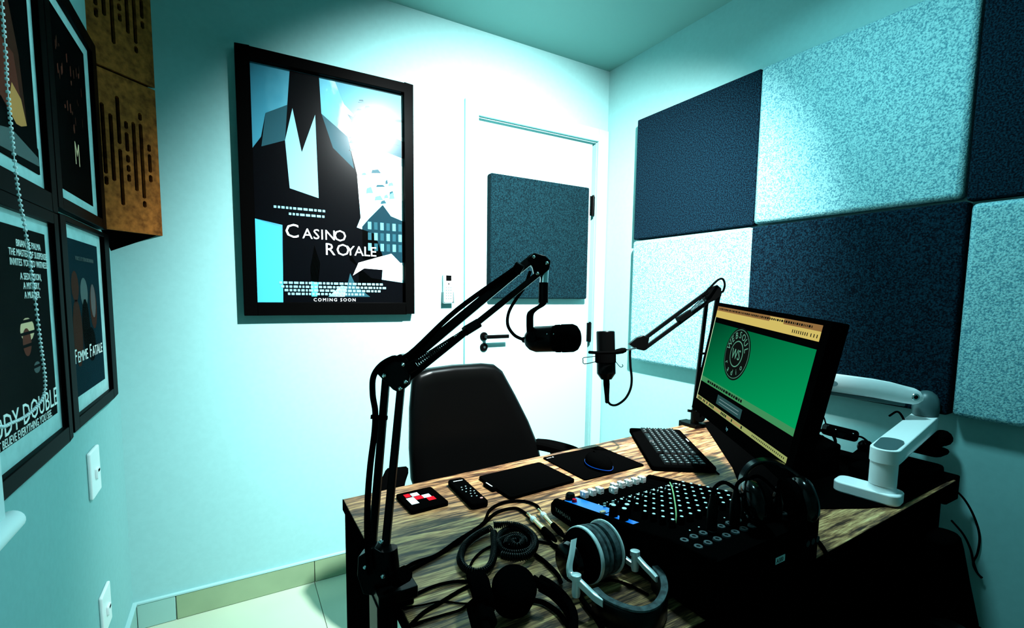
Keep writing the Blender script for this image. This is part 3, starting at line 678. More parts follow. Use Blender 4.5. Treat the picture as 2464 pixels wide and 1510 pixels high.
obj('wire_clip', MB().tube([at(*q, 1.49) for q in ((1432,857),(1405,860),(1403,866),(1406,875),(1432,870))], .0014, 6, 3), BLACKM, sm_)
obj('wire_clip', MB().tube([at(*q, 1.49) for q in ((1482,870),(1490,880),(1495,883),(1499,880),(1497,876))], .0012, 6, 3), BLACKM, sm_)
tag(obj('microphone_cable', MB().tube([at(*a) for a in ((1461,963,1.5),(1470,973,1.5),(1485,973,1.5),(1505,958,1.5),(1517,935,1.51),(1520,910,1.52),(1517,880,1.53),(1516,850,1.54),(1517,838,1.55))], .0038), RUB), 'black cable looping below the slim microphone', 'cable')

# ------------------------------------------------------------------ monitor
MX = Vector((-.522, -.852, -.049)).normalized(); MY = Vector((.114, -.127, .985)); MY = (MY-MX*MY.dot(MX)).normalized(); MN = MX.cross(MY)
MC = Vector((1.034, .681, 1.089)); SW, SH = .477, .268
t = thing('monitor', 'black flat computer monitor showing a green page with a round logo', 'monitor', MC)
M = plane(MC-MX*SW/2-MY*SH/2, MX, MY)
bz, bt, bbm = .022, .010, .032
mb = MB(); mb.M = M
mb.box((-.011, -bbm, -.03), (SW+bz, SH+bt, -.004)); mb.box((SW*.2, SH*.1, -.055), (SW*.8, SH*.85, -.03))
obj('casing', mb, BLACK, t, bevel=.003)
mb = MB(); mb.M = M; mb.box((-.011, -bbm, -.004), (SW+bz, 0, .003)).box((-.011, SH, -.004), (SW+bz, SH+bt, .003)).box((-.011, 0, -.004), (0, SH, .003)).box((SW, 0, -.004), (SW+bz, SH, .003))
bzl = obj('bezel', mb, BLACK, t, smooth_=False)
def em(name, c, s=1.0): return mat('screen_'+name, (0, 0, 0), .4, spec=0, emit=c, es=s)
S_BG = em('black', (.0005, .001, .001)); S_YEL = em('toolbar', (.64, .50, .13)); S_TAB = em('tabs', (.28, .15, .05)); S_BAR = em('taskbar', (.30, .36, .12))
S_EDGE = em('edge', (.55, .75, .45)); S_DK = em('ink', (.004, .006, .005)); S_LINE = em('line', (.10, .33, .22)); S_PALE = em('pale_green', (.05, .27, .10)); S_BOX = em('box', (.02, .07, .07)); S_ICO = em('icon', (.45, .25, .10)); S_LN2 = em('line2', (.16, .26, .26))
def green():
    m = em('green', (0, .2, .08)); nt = m.node_tree; N = nt.nodes; L = nt.links
    tc = N.new('ShaderNodeTexCoord'); sp = N.new('ShaderNodeSeparateXYZ'); L.new(tc.outputs['UV'], sp.inputs[0])
    r = N.new('ShaderNodeValToRGB'); r.color_ramp.elements[0].color = (.0, .045, .018, 1); r.color_ramp.elements[1].color = (.0, .36, .11, 1)  # screen dimming with viewing angle is put into the page colour
    L.new(sp.outputs[0], r.inputs[0]); L.new(r.outputs[0], N['Principled BSDF'].inputs['Emission Color']); return m
mb = MB(); mb.M = M; mb.box((0, 0, -.004), (SW, SH, 0)); scr = obj('screen', mb, S_BG, t, smooth_=False)
def srect(mb, x0, y0, x1, y1, k, mi=0):
    mb.mi = mi; mb.add([(x0*SW, y0*SH, k*.0002), (x1*SW, y0*SH, k*.0002), (x1*SW, y1*SH, k*.0002), (x0*SW, y1*SH, k*.0002)], [(0, 1, 2, 3)]); mb.mi = 0
mb = MB(); mb.M = M
srect(mb, 0, .20, 1, .83, 1)
go = obj('page_green', mb, green(), scr, smooth_=False)
uv = go.data.uv_layers.new(name='UVMap')
Mi = M.inverted()
for lp in go.data.loops:
    c = Mi @ (go.data.vertices[lp.vertex_index].co+wloc(go)); uv.data[lp.index].uv = (.55*c.x/SW+.45*(1-(c.y/SH-.2)/.63), c.y/SH)
mb = MB(); mb.M = M
srect(mb, 0, .955, 1, 1, 2, 1); srect(mb, 0, .885, 1, .955, 2, 0); srect(mb, .60, .955, .72, .995, 3, 0)
srect(mb, 0, 0, 1, .045, 2, 2); srect(mb, .994, 0, 1, .885, 3, 3); srect(mb, 0, 0, .008, .885, 3, 3)
srect(mb, 0, .20, 1, .255, 2, 4)
srect(mb, .27, .075, .56, .165, 2, 5); srect(mb, .30, .10, .53, .107, 3, 6); srect(mb, .30, .13, .53, .137, 3, 6)
x = .02
while x < .93:
    l = random.uniform(.004, .016); srect(mb, x, .968, x+l, .985, 3.5, 7); x += l+.006
x = .01
while x < .60: srect(mb, x, .012, x+.012, .036, 3, 7 if random.random() < .6 else 8); x += .018
for x in (.80,.815,.83,.845,.86,.875,.89,.905,.93,.95,.97): srect(mb, x, .905, x+.006, .93, 3, 7)
x = .70
while x < .98: srect(mb, x, .016, x+.006, .03, 3, 7); x += .014
x = .10
while x < .52:
    l = random.uniform(.008, .03); srect(mb, x, .215, x+l, .24, 3, 7); x += l+.007
obj('page_bars', mb, [S_YEL, S_TAB, S_BAR, S_EDGE, S_PALE, S_BOX, S_LN2, S_DK, S_ICO], scr, smooth_=False)
mb = MB(); mb.M = M
ec = (.365*SW, .60*SH)
def disc(r, k, mi, n=40): mb.mi = mi; mb.add([(ec[0]+r*math.cos(2*math.pi*i/n), ec[1]+r*math.sin(2*math.pi*i/n), k*.0002) for i in range(n)], [tuple(range(n))]); mb.mi = 0
R0 = .066
disc(R0, 2, 0); disc(R0*.93, 3, 1); disc(R0*.91, 4, 0); disc(R0*.50, 5, 1); disc(R0*.46, 6, 0)
obj('logo', mb, [S_DK, S_LINE], scr, smooth_=False)
mb = MB()
def arc(txt, r, a0, a1, size, flip=False):
    n = len(txt)
    for i, c in enumerate(txt):
        a = math.radians(a0+(a1-a0)*i/(n-1)); rot = a-math.pi/2 if not flip else a+math.pi/2
        mb.text(c, size, M @ Matrix.Translation((ec[0]+r*math.cos(a), ec[1]+r*math.sin(a), .0016)) @ Matrix.Rotation(rot, 4, 'Z'), align='CENTER', ex=.0001)
arc('WEBSOUL', R0*.60, 160, 20, .024); arc('radio', R0*.82, 215, 325, .021, True)
mb.text('WS', .036, M @ Matrix.Translation((ec[0], ec[1]-.013, .0017)), align='CENTER', ex=.0001, sx=.85)
obj('logo_lettering', mb, S_LINE, scr, smooth_=False)
mb = MB(); mb.text('hp', .011, M @ Matrix.Translation((.46*SW, -.021, .0032))); obj('maker_mark', mb, flat('mark', (.25, .4, .45)), bzl, smooth_=False)

# ------------------------------------------------------------------ white monitor arm
t = thing('monitor_mount', 'white jointed monitor arm clamped to the right part of the desk', 'monitor arm', D(2110, 1190))
c0 = D(2050, 1185); c1 = D(2180, 1213)
bc = Vector((1.375, .555, .75))
mb = MB(); Mb = plane((1.385, .588, .7503), (.35, -1.0, 0), (1.0, .35, 0)); Mb = plane((1.384, .600, .7534), (.15, -1, 0), (1, .15, 0))
mb.M = Mb; mb.prism(rrect(-.034, -.030, .108, .040, .022, 5), 0, .028)
obj('base', mb, ARMW, t, bevel=.004, seg=3)
colc = Vector((1.398, .535, 0))
def V(x, y, z): return Vector((x, y, z))
obj('base_collar', MB().lathe((colc.x, colc.y, .7805), (colc.x, colc.y, .80), [(0, .033), (.006, .029), (.014, .0285)], 32), ARMW, t)
obj('column', MB().lathe((colc.x, colc.y, .794), (colc.x, colc.y, .9), [(0, .0275), (.002, .029), (.065, .029)], 36), ARMW, t)
zt = .857
el = on(2226, 995, 2, .915)
def slab(A, B, w_, r, z0a, z1a, z0b, z1b, n=10):
    """rounded-end extension arm seen from above: column at A, joint at B"""
    A, B = Vector((A.x, A.y, 0)), Vector((B.x, B.y, 0)); d = (B-A).normalized(); s_ = Vector((-d.y, d.x, 0)); L = (B-A).length
    o = []
    for k in range(n+1): a = math.pi/2+math.pi*k/n; o.append((d*math.cos(a)*w_+s_*math.sin(a)*w_, 0))
    for k in range(n+1): a = -math.pi/2+math.pi*k/n; o.append((d*math.cos(a)*w_+s_*math.sin(a)*w_, 1))
    f = lambda z0, z1: [A+v+(d*L if e else Vector())+Vector((0, 0, z1 if e else z0)) for v, e in o]
    return f
f = slab(colc, el, .031, 0, 0, 0, 0, 0)
obj('extension_arm', MB().rings([f(.852, .870), f(.858, .866), f(.884, .906), f(.889, .912)]), ARMW, t, bevel=.003)
f = slab(colc+((Vector((el.x, el.y, 0))-colc).normalized()*.0), colc+(Vector((el.x, el.y, 0))-colc).normalized()*.055, .0245, 0, 0, 0, 0, 0)
dz = .912-.889
obj('cover_cap', MB().rings([f(.8885, .8885+dz*.3), f(.8905, .8905+dz*.3)]), ARMG, t)
elv = Vector((el.x, el.y, 0))
print('elbow', el, 'col', colc)
jt = elv+Vector((0, 0, .912))
obj('elbow_cap', MB().lathe(jt, jt+Vector((0, 0, .1)), [(0, .031), (.02, .033), (.045, .031), (.062, .024), (.072, .012), (.074, .004)], 28), ARMG, t)
sa = on(2205, 958, 0, el.x) ; sa = at(2190, 951, (jt-CAM).dot(FW)-.035)
me_ = MC-MN*.085
mid = Vector((me_.x+.06, me_.y+.02, 1.075))
up_ = Vector((0, 0, 1))
sb = at(1965, 918, (sa-CAM).dot(FW)*1.0+.02)
d_ = (sb-sa).normalized(); side_ = d_.cross(up_).normalized(); nn = side_.cross(d_)
L = (sb-sa).length
prof = []
for k, (tt, hu, hd) in enumerate(((-.022, .006, .010), (-.014, .018, .018), (0, .024, .023), (.03, .027, .023), (.06, .031, .022), (.11, .033, .020), (L, .031, .020))):
    c = sa+d_*tt; wd = .022
    prof.append([c+side_*(wd*x)+nn*(hu if y > 0 else hd)*abs(y)*(1 if y > 0 else -1) for x, y in ((-1,-.7),(-.8,-1),(.8,-1),(1,-.7),(1,.6),(.75,.95),(.3,1),(-.3,1),(-.75,.95),(-1,.6))])
obj('spring_arm', MB().rings(prof), ARMW, t, ang=50)
obj('cable_channel', MB().bar(sa+d_*.02-nn*.027, sb-nn*.026, .034, .012, up=nn), ARMG, t)
pv = sa-side_*.0215 if (sa-side_*.02-CAM).length < (sa+side_*.02-CAM).length else sa+side_*.0215
sgn = -1 if (sa-side_*.02-CAM).length < (sa+side_*.02-CAM).length else 1
obj('pivot_ring', MB().lathe(sa+side_*sgn*.0218, sa+side_*sgn*.024, [(0, .011), (.0015, .010)], 24), CHROME, t)
obj('pivot_screw', MB().lathe(sa+side_*sgn*.0235, sa+side_*sgn*.026, [(0, .006), (.0015, .005)], 16), BLACKM, t)
lg = sa+d_*(L-.035)+side_*sgn*.0221+nn*.004
obj('maker_badge', MB().add([lg+d_*.013*math.cos(a*math.pi/12)+nn*.008*math.sin(a*math.pi/12) for a in range(24)], [tuple(range(24))]), flat('badge', (.2, .3, .32)), t)
obj('head_link', MB().tube([sb, sb+(me_-sb)*.4+Vector((0,0,.0)), me_], .018, 16), ARMW, t)
obj('mount_plate', MB().box((-.001, 0, 0), (0, 0, 0)) if False else (lambda m: (setattr(m, 'M', plane(MC-MN*.058, MX, MY)), m.box((-.05, -.05, -.006), (.05, .05, .002)))[1])(MB()), ARMW, t)
tag(obj('power_cable', MB().tube([at(2140,1000,1.45), at(2160,990,1.42), at(2175,1010,1.40), at(2185,1050,1.38)], .003), RUB), 'thin black cable passing behind the white monitor arm', 'cable')

# ------------------------------------------------------------------ keyboard, mat, mouse, tablet, remote, coaster
K0, K1, K2, K3 = D(1530,1052,.765), D(1635,1033,.765), D(1720,1120,.765), D(1590,1130,.765)
kx = Vector((-.51, -.86, 0)).normalized(); kx = (K2-K1); kx.z = 0; kx.normalize()
ky = Vector((-kx.y, kx.x, 0)); ky = ky if ky.dot(K1-K2+K1-K0) > 0 else ky
org = Vector(K1); org.z = .7502
t = thing('keyboard', 'black computer keyboard with white key markings beside the monitor', 'keyboard', (org.x-.1, org.y-.15, .75))
# local x along the long side (far -> near), y from the monitor side towards the chair
Lk = .40; Wk = .155
ky = Vector((-1, 0, 0)); ky = (ky-kx*ky.dot(kx)).normalized()
Mk = Matrix((kx, ky, kx.cross(ky))).transposed().to_4x4(); Mk.translation = org
sgz = 1 if kx.cross(ky).z > 0 else -1
mb = MB(); mb.M = Mk
def zz(a, b): return (a, b) if sgz > 0 else (-b, -a)
z0, z1 = zz(0, .016); mb.rbox((0, 0, z0), (Lk, Wk+.03, z1), .012); obj('body', mb, BLACK, t, bevel=.003)
z0, z1 = zz(.016, .022)
KM = [mat('key_black', (.004, .004, .004), .5, spec=.15), flat('key_mark', (.45, .62, .62))]
def keymesh(w_, h_):
    m = MB(); m.prism([(-w_/2, -h_/2), (w_/2, -h_/2), (w_/2, h_/2), (-w_/2, h_/2)], 0, .006, .16); m.mi = 1
    s_ = .0014; m.poly([(-s_, -s_*1.4, .0062), (s_, -s_*1.4, .0062), (s_, s_*1.4, .0062), (-s_, s_*1.4, .0062)]); m.mi = 0
    me = bpy.data.meshes.new('key'); me.from_pydata([tuple(p) for p in m.v], [], m.f)
    for x in KM: me.materials.append(x)
    for p, k in zip(me.polygons, m.m): p.material_index = k
    return me
km = keymesh(.0155, .0155); kw = keymesh(.034, .0155); ksp = keymesh(.095, .0155)
ang = math.atan2(kx.y, kx.x)
def key(me, lx, ly):
    o = bpy.data.objects.new('key', me); COL.objects.link(o); o.parent = t
    p = Mk @ Vector((lx, ly, 0)); p.z = .7662; o.location = p-wloc(t); o.rotation_euler = (0, 0, ang)
for r in range(6):
    ly = .035+r*.0205
    if r == 5:
        for lx in (.02, .04, .06): key(km, lx, ly)
        key(ksp, .125, ly)
        for lx in (.19, .21, .235, .255, .275): key(km, lx, ly)
    else:
        for c in range(13): key(km, .018+c*.0192+(r % 2)*.003, ly)
        key(kw, .278, ly)
    for c in range(4): key(km, .318+c*.0195, ly)
mb = MB()
p = Mk @ Vector((.12, .012, 0)); p.z = .7664; mb.M = plane(p, kx, -ky) if sgz > 0 else plane(p, kx, ky)
mb.M = plane(p, kx, Vector((0,0,1)).cross(kx)); mb.rbox((0, 0, 0), (.030, .004, .0004), .001); obj('light_strip', mb, flat('strip', (.7, .85, .85)), t)

t = thing('mouse_mat', 'thin black mouse mat at the back edge of the desk', 'mouse mat', (.93, 1.10, .75))
Mm = plane((.818, .995, .7502), (1, .02, 0), (0, 1, 0)); mb = MB(); mb.M = Mm; mb.rbox((0, 0, 0), (.232, .205, .004), .008); obj('sheet', mb, RUB, t, bevel=.001)
mb = MB(); mb.M = Mm; mb.ball((.03, .190, .0045), .003, 10, (1, 1, .1))
for i in range(6): mb.box((.006+i*.003, .1885, .0041), (.0082+i*.003, .1905, .0044))
obj('printed_mark', mb, P_WHITE, t, smooth_=False)
t = thing('computer_mouse', 'black computer mouse with a thin blue rim on the mouse mat', 'mouse', (.918, 1.06, .7545))
mp0, mp1 = Vector((.925, 1.125, 0)), Vector((.910, .985, 0)); md = (mp1-mp0).normalized(); Ml = .115
mb = MB(); mb.M = plane((.917, 1.055, .7545), md, (1, 0, 0)); mb.M = plane((.917, 1.055, .7545), md, Vector((0, 0, 1)).cross(md))
def mring(z, k): return [(Ml/2*k*math.cos(2*math.pi*i/28), .031*k*math.sin(2*math.pi*i/28)*(1-.12*math.cos(4*math.pi*i/28)), z) for i in range(28)]
mb.rings([mring(0, .93), mring(.006, 1.0), mring(.018, .97), mring(.028, .82), mring(.034, .55), mring(.036, .2)])
obj('body', mb, BLACK, t, ang=80)
mb2 = MB(); mb2.M = mb.M; mb2.rings([[(Vector(p)*1.0).to_tuple() for p in mring(.0068, 1.015)], mring(.0085, 1.02), mring(.0085, .99), mring(.0068, .99)], cap=False, closed=True)
obj('light_rim', mb2, mat('blue_light', (.0, .02, .1), .4, emit=(.0, .10, .75), es=.55), t)
mb = MB(); mb.cyl((.918+.03*-md.x, 1.055-.03*md.y-.003, .787), (.922+.03*-md.x, 1.055-.03*md.y-.003, .787), .006); obj('scroll_wheel', mb, RUB, t)

t = thing('tablet', 'flat black graphics tablet lying between the remote and the mouse mat', 'tablet', (.68, 1.07, .75))
Mt = plane((.576, .985, .7502), (1, .07, 0), (0, 1, 0)); mb = MB(); mb.M = Mt; mb.rbox((0, 0, 0), (.213, .160, .009), .008); obj('body', mb, BLACK, t, bevel=.001)
mb = MB(); mb.M = Mt; mb.rbox((.012, .012, .009), (.20, .148, .0094), .003); obj('surface', mb, RUB, t)
mb = MB(); mb.M = Mt; mb.rbox((-.012, .065, .001), (.004, .115, .011), .003); pn = obj('pen_loop', mb, RUB, t, bevel=.001)
mb = MB(); mb.M = Mt; mb.rbox((-.009, .075, .0112), (-.006, .105, .0118), .001); obj('strap_highlight', mb, P_WHITE, pn)  # white strip painted as the highlight on the strap

def wedge(t, name, P4, z0, z1, m, r=.004):
    pass
t = thing('remote_control', 'long black remote control with tiny white buttons on the desk', 'remote control', (.49, 1.06, .75))
a0 = (D(1080,1155,.765)+D(1110,1147,.765))/2; a1 = (D(1172,1200,.765)+D(1140,1218,.765))/2; dd = (a0-a1); dd.z = 0; Lr = dd.length; dd.normalize()
Mr = plane((a1.x, a1.y, .7502), Vector((dd.y, -dd.x, 0)), dd); mb = MB(); mb.M = Mr; mb.rbox((-.0225, 0, 0), (.0225, Lr, .016), .009); obj('body', mb, BLACK, t, bevel=.004, seg=3)
mb = MB(); mb.M = Mr; mb.rbox((-.013, Lr-.022, .0162), (.013, Lr-.019, .0166), .001); obj('printed_line', mb, P_WHITE, t, smooth_=False)
bk = flat('button', (.5, .65, .65))
for i, (x_, y_) in enumerate([(-.008,.100),(.004,.102),(-.012,.085),(0,.088),(.010,.084),(-.008,.070),(.004,.070),(.012,.066),(-.002,.055),(.008,.052),(-.006,.04),(.006,.036)]):
    mb = MB(); mb.M = Mr; mb.rbox((x_-.0018, y_-.001, .016), (x_+.0018, y_+.001, .0172), .0008); obj('button', mb, bk, t)
mb = MB(); mb.M = Mr; mb.rbox((.008, .018, .016), (.015, .0225, .0175), .0015); tag(obj('button', mb, flat('pink', (.9, .4, .35)), t), 'pink button')

t = thing('coaster', 'square black card with white and red checks on the left of the desk', 'coaster', (.39, 1.085, .75))
q0, q1, q3 = D(970,1185,.76), D(1045,1168,.76), D(995,1228,.76)
ux = Vector((q1.x-q0.x, q1.y-q0.y, 0)).normalized(); Lc = .094
Mq = plane((q3.x-.004, q3.y, .7502), ux, Vector((-ux.y, ux.x, 0))); mb = MB(); mb.M = Mq; mb.rbox((0, 0, 0), (Lc, .108, .010), .006); obj('card', mb, BLACK, t, bevel=.001)
for x_, y_, m_ in ((.030, .072, P_WHITE), (.052, .050, P_WHITE), (.012, .050, P_WHITE), (.012, .030, P_WHITE), (.032, .050, P_RED), (.056, .030, P_RED), (.014, .074, P_RED)):
    if m_ is P_RED and x_ == .014: w_ = .014
    else: w_ = .019
    mb = MB(); mb.M = Mq; mb.box((x_, y_, .0101), (x_+w_, y_+.019, .0105)); obj('check_square', mb, m_, t, smooth_=False)

# ------------------------------------------------------------------ mixing console
MO = Vector((.616, .871, .7502)); mu = Vector((1, .01, 0)).normalized(); mv = Vector((.035, -1, 0)).normalized(); mv = (mv-mu*mv.dot(mu)).normalized()
MM = Matrix((mu, mv, Vector((0, 0, 1)))).transposed().to_4x4(); MM.translation = MO
# mu x mv points down, so normals are fixed by recalc in obj()
MWd, MDp = .312, .425
t = thing('mixing_console', 'black audio mixing console with many white capped knobs and a blue section', 'mixing console', MO+mu*.156+mv*.21)
def ztop(v): return .038+.055*min(v/.33, 1)
def side_prof(off=0): return [(0, .010), (.006, .004), (MDp, .004), (MDp, .105+off), (.335, .098+off), (.30, .090+off), (0.012, .040+off), (0, .030)]
def xprism(m, prof, x0, x1): m.rings([[Vector((x0, v, z)) for v, z in prof], [Vector((x1, v, z)) for v, z in prof]])
mb = MB(); mb.M = MM; xprism(mb, side_prof(-.004), .012, MWd-.012); obj('chassis', mb, BLACK, t, ang=20)
for x0 in (0, MWd-.013):
    mb = MB(); mb.M = MM; xprism(mb, side_prof(.004), x0, x0+.013); ck = obj('side_cheek', mb, BLACK, t, bevel=.003)
    if x0 == 0:
        mb = MB(); mb.text('YAMAHA', .0125, plane(MO-mu*.0006+mv*.020+Vector((0, 0, .020)), mv, (0, 0, 1)), sx=1.05, ex=.0003, space=1.1); obj('lettering', mb, flat('grey_letters', (.12, .16, .16)), ck, smooth_=False)
def surf(v): # top surface height of chassis
    P = [(0.012, .036), (.30, .086), (.335, .094), (MDp, .101)]
    for (a, za), (b, zb_) in zip(P, P[1:]):
        if v <= b: return za+(zb_-za)*(v-a)/(b-a)
    return P[-1][1]
def patch(x0, v0, x1, v1, up, m, name, **k):
    mb = MB(); mb.M = MM; mb.rings([[Vector((x0, v0, surf(v0)-.001)), Vector((x1, v0, surf(v0)-.001)), Vector((x1, v1, surf(v1)-.001)), Vector((x0, v1, surf(v1)-.001))], [Vector((x0, v0, surf(v0)+up)), Vector((x1, v0, surf(v0)+up)), Vector((x1, v1, surf(v1)+up)), Vector((x0, v1, surf(v1)+up))]])
    return obj(name, mb, m, t, smooth_=False, **k)
BLUE = mat('blue_panel', (.0, .20, .85), .4)
pt = patch(.014, .02, .060, .150, .001, BLUE, 'master_panel'); tag(pt, 'bright blue master section')
tag(patch(.014, .155, .040, .235, .001, BLUE, 'level_panel'), 'blue headphone level section')
patch(.0165, .025, .022, .14, .0016, BLACK, 'fader_slot')
for k in range(11): 
    xx = .052+k*.0232
    patch(xx-.0012, .03, xx+.0012, .085, .0006, SLOT, 'fader_slot')
FC = mat('white_fader', (1, 1, 1), .4)
def local(m, M4): m.M = MM @ M4; return m
fc = MB(); fc.box((-.0055, -.009, .004), (.0055, -.001, .015)); fc.box((-.0055, .002, .004), (.0055, .010, .014)); fc.box((-.0045, -.009, .0), (.0045, .010, .006))
def shared(name, m, mats, ang_=35):
    me = bpy.data.meshes.new(name); me.from_pydata([tuple(p) for p in m.v], [], m.f)
    for x in mats: me.materials.append(x)
    for p, k in zip(me.polygons, m.m): p.material_index = k
    import bmesh
    b = bmesh.new(); b.from_mesh(me); bmesh.ops.recalc_face_normals(b, faces=b.faces); b.to_mesh(me); b.free()
    me.polygons.foreach_set('use_smooth', [True]*len(me.polygons)); me.set_sharp_from_angle(angle=math.radians(ang_)); return me
rz = math.atan2(mu.y, mu.x)
def put(name, me, x, v, dz=0, label=None):
    o = bpy.data.objects.new(name, me); COL.objects.link(o); o.parent = t
    o.location = (MM @ Vector((x, v, surf(v)+dz)))-wloc(t); o.rotation_euler = (0, 0, rz)
    if label: o['label'] = label
    return o
fm = shared('fader_cap', fc, [FC])
for k in (1, 2, 3, 5, 6, 7, 8, 9): put('fader_cap', fm, .052+k*.0232, .030)
put('fader_cap', fm, .052+4*.0232, .052)
kn = MB(); kn.lathe((0, 0, 0), (0, 0, 1), [(0, .0068), (.003, .0064), (.013, .0056), (.015, .0045)], 16); kn.mi = 1; kn.lathe((0, 0, .0151), (0, 0, 1), [(0, .0032), (.0006, .0030)], 12); kn.mi = 0
knm = shared('knob', kn, [BLACK, P_WHITE])
kb = MB(); kb.lathe((0, 0, 0), (0, 0, 1), [(0, .0095), (.003, .009), (.022, .0078), (.024, .006)], 20); kb.mi = 1; kb.lathe((0, 0, .0241), (0, 0, 1), [(0, .0048), (.0007, .0045)], 14); kb.mi = 0
kbm = shared('knob', kb, [BLACK, P_WHITE])
for k in range(10):
    for j in range(8):
        v = .135+j*.0225
        if k == 0 and j < 4: continue
        put('knob', knm, .066+k*.0245, v)
put('knob', kbm, .030, .175); put('knob', kbm, .030, .205); put('knob', kbm, .052, .190)
bt = MB(); bt.rbox((-.003, -.0022, 0), (.003, .0022, .004), .001); btm = shared('button', bt, [flat('dim_button', (.25, .35, .35))]); btw = shared('button', bt, [P_WHITE])
for k in range(10):
    put('button', btm, .070+k*.0245, .105); put('button', btm, .058+k*.0245, .118); put('button', btm if k % 3 else btw, .076+k*.0245, .118)
ab = MB(); ab.rbox((-.006, -.004, 0), (.006, .004, .006), .002); abm = shared('button', ab, [P_CREAM])
put('button', abm, .026, .148, label='cream button'); put('button', abm, .055, .148, label='cream button')
rk = MB(); rk.lathe((0, 0, 0), (0, 0, 1), [(0, .006), (.008, .005)], 14); put('button', shared('button', rk, [flat('red_button', (.45, .01, .03))]), .034, .045, label='red button')
fk = MB(); fk.lathe((0, 0, 0), (0, 0, 1), [(0, .011), (.004, .012), (.014, .010), (.016, .008)], 20); put('knob', shared('knob', fk, [BLACKG]), .040, .022, label='round glossy black knob')
jk = MB(); jk.lathe((0, 0, 0), (0, 0, 1), [(0, .0075), (.003, .0070), (.003, .0035), (.0005, .0030)], 16); jkm = shared('jack_socket', jk, [mat('grey_jack', (.04, .055, .06), .4)])
for k in range(11):
    for j in range(2): put('jack_socket', jkm, .028+k*.0245, .350+j*.028)
led = MB(); led.box((-.0012, -.0012, 0), (.0012, .0012, .001)); ledm = shared('indicator', led, [P_WHITE])
for k in range(10):
    put('indicator', ledm, .072+k*.0245, .326); put('indicator', ledm, .062+k*.0245, .095)
# rear face label and sockets
RM = plane(MM @ Vector((0, MDp+.0005, 0)), mu, (0, 0, 1))
mb = MB(); mb.M = RM; mb.box((.172, .050, 0), (.200, .062, .0006)); lb = obj('rear_label', mb, flat('label_plate', (.45, .6, .6)), t, smooth_=False)
mb = MB(); mb.text('A300', .011, RM @ Matrix.Translation((.174, .052, .0009)), sx=.85, ex=.0001); obj('lettering', mb, BLACK, lb, smooth_=False)
for x_ in (.255, .272, .288): 
    mb = MB(); mb.M = RM; mb.cyl((x_, .07, 0), (x_, .07, .010), .006); obj('rear_socket', mb, BLACKM, t)

# ------------------------------------------------------------------ plugs and cables on the console
def onmix(x, v, z=0): return MM @ Vector((x, v, surf(v)+z))
PL = [(.10,.350,.066),(.15,.360,.066),(.195,.352,.060),(.240,.385,.050),(.285,.36,.045)]
for i, (x_, v_, h_) in enumerate(PL):
    names = ['leftmost', 'second from the left', 'middle', 'second from the right', 'rightmost']
    a = onmix(x_, v_, .003); b_ = onmix(x_, v_, h_)
    tt = thing('cable_plug', 'black plug standing in the mixing console, %s of five' % names[i], 'plug', a, 'plugs in the mixing console')
    obj('shell', MB().lathe(a, b_, [(0, .009), (h_*.6, .009), (h_*.7, .0075), (h_*.97, .005)], 18), BLACKM, tt)
    obj('cable_end', MB().tube([b_-Vector((0,0,.008)), b_+Vector((.002,0,.012)), b_+Vector((.022,-.004,.020)), b_+Vector((.05,-.008,.004)), b_+Vector((.08,-.01,-.02)), Vector((1.0+.02*i, .50+.03*i, .80)), Vector((1.05+.02*i, .56+.03*i, .7575))], .0034), RUB, tt)
a = onmix(.262, .30, .0); tt = thing('adapter_plug', 'tall silver adapter plug standing among the black cables on the console', 'plug', a)
obj('barrel', MB().lathe(a, a+Vector((0,0,.1)), [(0,.0075),(.012,.0075),(.013,.009),(.022,.009),(.023,.007),(.030,.007),(.031,.0082),(.036,.0082),(.037,.006),(.055,.0055)], 20), CHROME, tt)
tag(obj('thin_cable', MB().tube([at(1612,1160,1.02), at(1617,1172,.99), at(1622,1195,.95), at(1627,1235,.91), at(1624,1270,.90), at(1622,1290,.905)], .0014), mat('green_cable', (.35, .6, .25), .5)), 'thin pale green cable hanging over the mixing console', 'cable')

t = obj('desk_shade_sheet', MB().prism([(1.619,1.239),(1.273,.865),(1.13,.735),(.985,.655),(1.174,.603),(1.314,.530),(1.412,.496),(1.745,.505),(1.745,1.245)], .7502, .7532), RUB, bevel=.001)  # black sheet laid in for the dark shade around the monitor
tag(t, 'thin black sheet standing in for the shade on the desk under the monitor', 'shade sheet')
# black devices and power parts behind the monitor
t = thing('desktop_box', 'low black electronic box lying on the desk behind the monitor', 'computer', (1.42, .95, .75))
mb = MB(); mb.prism([(1.27,.70),(1.50,.68),(1.66,.92),(1.49,.99)], .7534, .84); obj('case', mb, BLACK, t, bevel=.006)
for k in range(5):
    mb = MB(); mb.M = plane((1.29+.035*k, .6975-.003*k, .77), (1, -.087, 0), (0, 0, 1)); mb.rbox((0, 0, 0), (.02, .045, .0015), .004); obj('vent', mb, SLOT, t)
wp = at(2022, 1040, 1.50)
t = thing('webcam', 'black webcam bar with a round lens on a short stand behind the monitor', 'webcam', Vector((wp.x, wp.y, .84)))
Mw = plane(wp, (at(2060,1045,1.5)-at(1985,1027,1.5)), UP); mb = MB(); mb.M = Mw; mb.rbox((-.052, -.018, -.015), (.052, .018, .012), .012); obj('body', mb, BLACKM, t, bevel=.003)
mb = MB(); mb.M = Mw; mb.cyl((-.008, 0, .012), (-.008, 0, .018), .013, n=24); ln = obj('lens', mb, BLACKG, t)
for x_ in (-.026, .030):
    mb = MB(); mb.M = Mw; mb.ball((x_, .006, .013), .003, 10); obj('indicator', mb, CHROME, t)
mb = MB(); mb.cyl(wp-Vector((0,0,.015)), Vector((wp.x, wp.y+.0, .842)), .014); obj('stand', mb, BLACK, t)
t2_ = thing('power_adapter', 'bulky black adapter beside the short webcam stand', 'power adapter', at(2075, 1090, 1.45))
ap = at(2080, 1085, 1.45)
